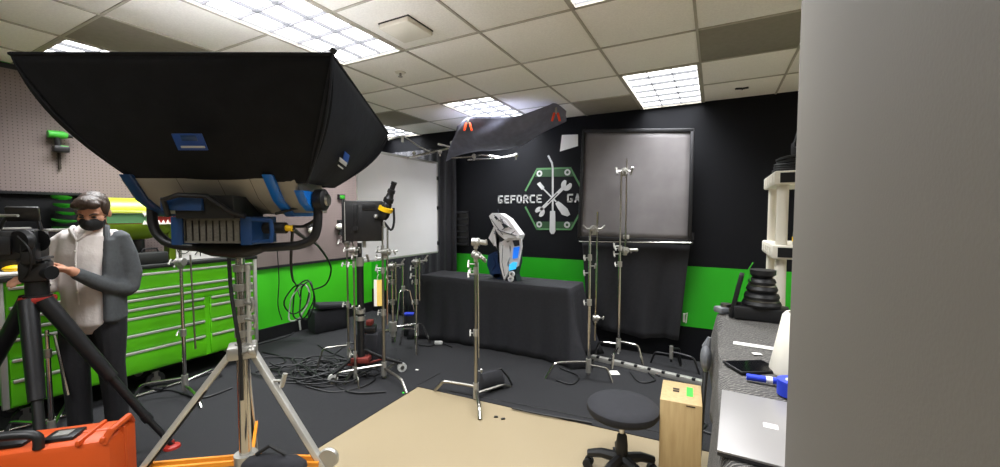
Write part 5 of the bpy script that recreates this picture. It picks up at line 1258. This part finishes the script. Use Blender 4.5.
# black equipment bag by the green wainscot
qa, qb = fl(308, 329), fl(344, 322); m_ = (qa+qb)/2+Vector((.2, -.12, 0))
t = thing('equipment_bag', 'open black equipment bag against the green wainscot', 'bag', (m_.x, m_.y, .0065)); rot = rotz(math.atan2(qb.y-qa.y, qb.x-qa.x))
MB().box((m_.x, m_.y+.0, .15), ((qb-qa).length*.95, .26, .29), rot, bev=.03).build('body', 'cloth_black', t); MB().box((m_.x+.05, m_.y+.02, .33), ((qb-qa).length*.9, .22, .07), rot @ Matrix.Rotation(.12, 3, 'Y'), bev=.025).build('flap', 'cloth_black', t)
MB().tube([qa+Vector((.03, -.1, .25)), qa+Vector((.05, -.16, .15)), qa+Vector((.04, -.14, .03))], .012, 6).build('strap', 'cable_white', t)
MB().tube([qb+Vector((-.02, -.1, .28)), qb+Vector((.03, -.14, .18)), qb+Vector((.03, -.12, .05))], .010, 6).build('strap', 'cable_white', t)
# loops of cable resting on the bag
for k, (cx_, cy_, rx_, ry_, tl_, m) in enumerate(((299, 303, .24, .10, .4, 'cable_white'), (303, 300, .25, .12, .25, 'cable'), (307, 301, .24, .09, .1, 'cable'), (297, 299, .2, .13, .55, 'cable'))):
    c_ = at(cx_, cy_, 4.95); P = []
    for a in range(24):
        u_ = math.cos(a*PI/12)*ry_; v_ = math.sin(a*PI/12)*rx_
        P.append(c_+LATH*(u_*math.cos(tl_)+v_*math.sin(tl_))+UPZ*(v_*math.cos(tl_)-u_*math.sin(tl_))+DEPH*.02*math.sin(a+k))
    tag(MB().tube(P, .009, 6, closed=True).build('cable_loop', m), ['white cable loop hanging over the black equipment bag', 'black cable loop hanging nearest the white loop over the bag', 'black cable loop at the right of the loops over the bag', 'black wide cable loop at the left of the loops over the bag'][k], 'cable', 'cable loops over the equipment bag')
# cable dropping from the lamp to the loops
def cab(pts, r_, label, m='cable', group=None, name='power_cable'):
    return tag(MB().tube(catmull(pts, 7), r_, 6).build(name, m), label, 'cable', group)
ce_ = bc+LATH*.30+UPZ*.008
cab([ce_, at(291, 262, 2.2), at(293, 280, 3.0), at(296, 285, 4.9), at(301, 300, 4.9)], .008, 'black power cable hanging from the yellow lamp connector')
cab([ce_+UPZ*.01, at(304, 226, 1.95), at(316, 218, 1.95), at(312, 208, 1.93), at(298, 208, 1.9), at(275, 214, 1.86)], .007, 'black cable arching from lamp body to the yellow connector')
cab([ce_, at(303, 237, 2.3), at(320, 248, 3.5), at(331, 268, 4.6), at(326, 284, 4.9), at(312, 290, 4.95)], .010, 'black cable swinging from the lamp towards the bag loops')
cab([onX(277, 246, XL+.05), onX(279, 280, XL+.04), onX(278, 305, XL+.04), onX(282, 320, XL+.06)], .006, 'thin black cable running down the green wainscot')
cab([at(229, 258, 1.84), at(231, 290, 1.84), at(237, 330, 1.83), at(240, 350, 1.84), at(242, 400, 1.86)], .008, 'black cable running down the mast of the heavy stand')
# tangle on the floor
rnd = random.Random(11)
for k in range(16):
    x = rnd.uniform(262, 338); y = rnd.uniform(366, 382); c_ = fl(x, y, .012); r_ = rnd.uniform(.10, .26); a0_ = rnd.uniform(0, 6); P = []
    n_ = rnd.randint(9, 15)
    for a in range(n_):
        rr = r_*(1+.25*math.sin(a*1.3+k)); P.append(Vector((c_.x+math.cos(a0_+a*.8)*rr*1.25+.02*a, c_.y+math.sin(a0_+a*.8)*rr*.8+.012*a, .014+.012*(k % 4)+.006*math.sin(a*2+k))))
    cab(P, .008, 'black cable in the tangle on the floor before the stands', group='cables tangled on the floor')
for pts, lab in (([(318, 345), (330, 352), (345, 358), (352, 366), (340, 374), (322, 376)], 'black cable looping left of the rolling stand'), ([(262, 352), (280, 356), (285, 362), (270, 366), (256, 372)], 'black cable curling behind the heavy stand'),
        ([(255, 345), (275, 340), (290, 335), (296, 330)], 'black cable along the wainscot towards the bag'), ([(332, 356), (348, 344), (360, 344), (372, 350)], 'black cable behind the panel stand'),
        ([(415, 344), (430, 346), (440, 343), (452, 347)], 'black cable lying at the left foot of the draped table'), ([(560, 368), (578, 376), (572, 384), (556, 380)], 'black cable at the right foot of the draped table'),
        ([(630, 372), (640, 382), (655, 380), (648, 372), (660, 376)], 'black cable curled beside the power strip'), ([(512, 408), (540, 414), (575, 420), (592, 423)], 'thin black cable along the edge of the vinyl'),
        ([(694, 420), (706, 424), (702, 430), (712, 434)], 'black cable under the blanket table'), ([(142, 395), (170, 390), (200, 398), (232, 388)], 'black cable before the tool chest casters')):
    cab([fl(x, y, .0145) for x, y in pts], .008, lab)
q = fl(432, 343); tag(MB().box((q.x+.12, q.y-.03, .03), (.10, .05, .045), rotz(.5), bev=.015).build('plug_adapter', 'cable_white', loc=(q.x, q.y, .0065)), 'small white plug at the left foot of the draped table', 'plug')
for k, (x, y) in enumerate(((417, 370), (496, 417), (503, 419), (404, 393))):
    q = fl(x, y, .008 if k == 0 else .003); tag(MB().box((q.x, q.y, q.z+.002), (.03, .018, .006), rotz(.4*k)).build('tape_scrap', 'paper' if k == 0 else ('tape_green' if k == 3 else 'plastic_black')), ['tiny white scrap on the floor cloth', 'tiny black scrap on the vinyl, left one', 'tiny black scrap on the vinyl, right one', 'tiny green tape mark at the vinyl corner'][k], 'scrap')
q = onY(684, 318, 4.66); t = thing('wall_hook', 'small white cord clip on the green band beside the hanging cloth', 'clip', q)
MB().box(q+Vector((0, .012, 0)), (.02, .02, .09)).build('clip', 'paper', t); MB().tube([q+Vector((0, 0, .03)), q+Vector((.03, 0, .06)), q+Vector((.02, 0, -.05))], .006, 6).build('cord', 'paper', t)
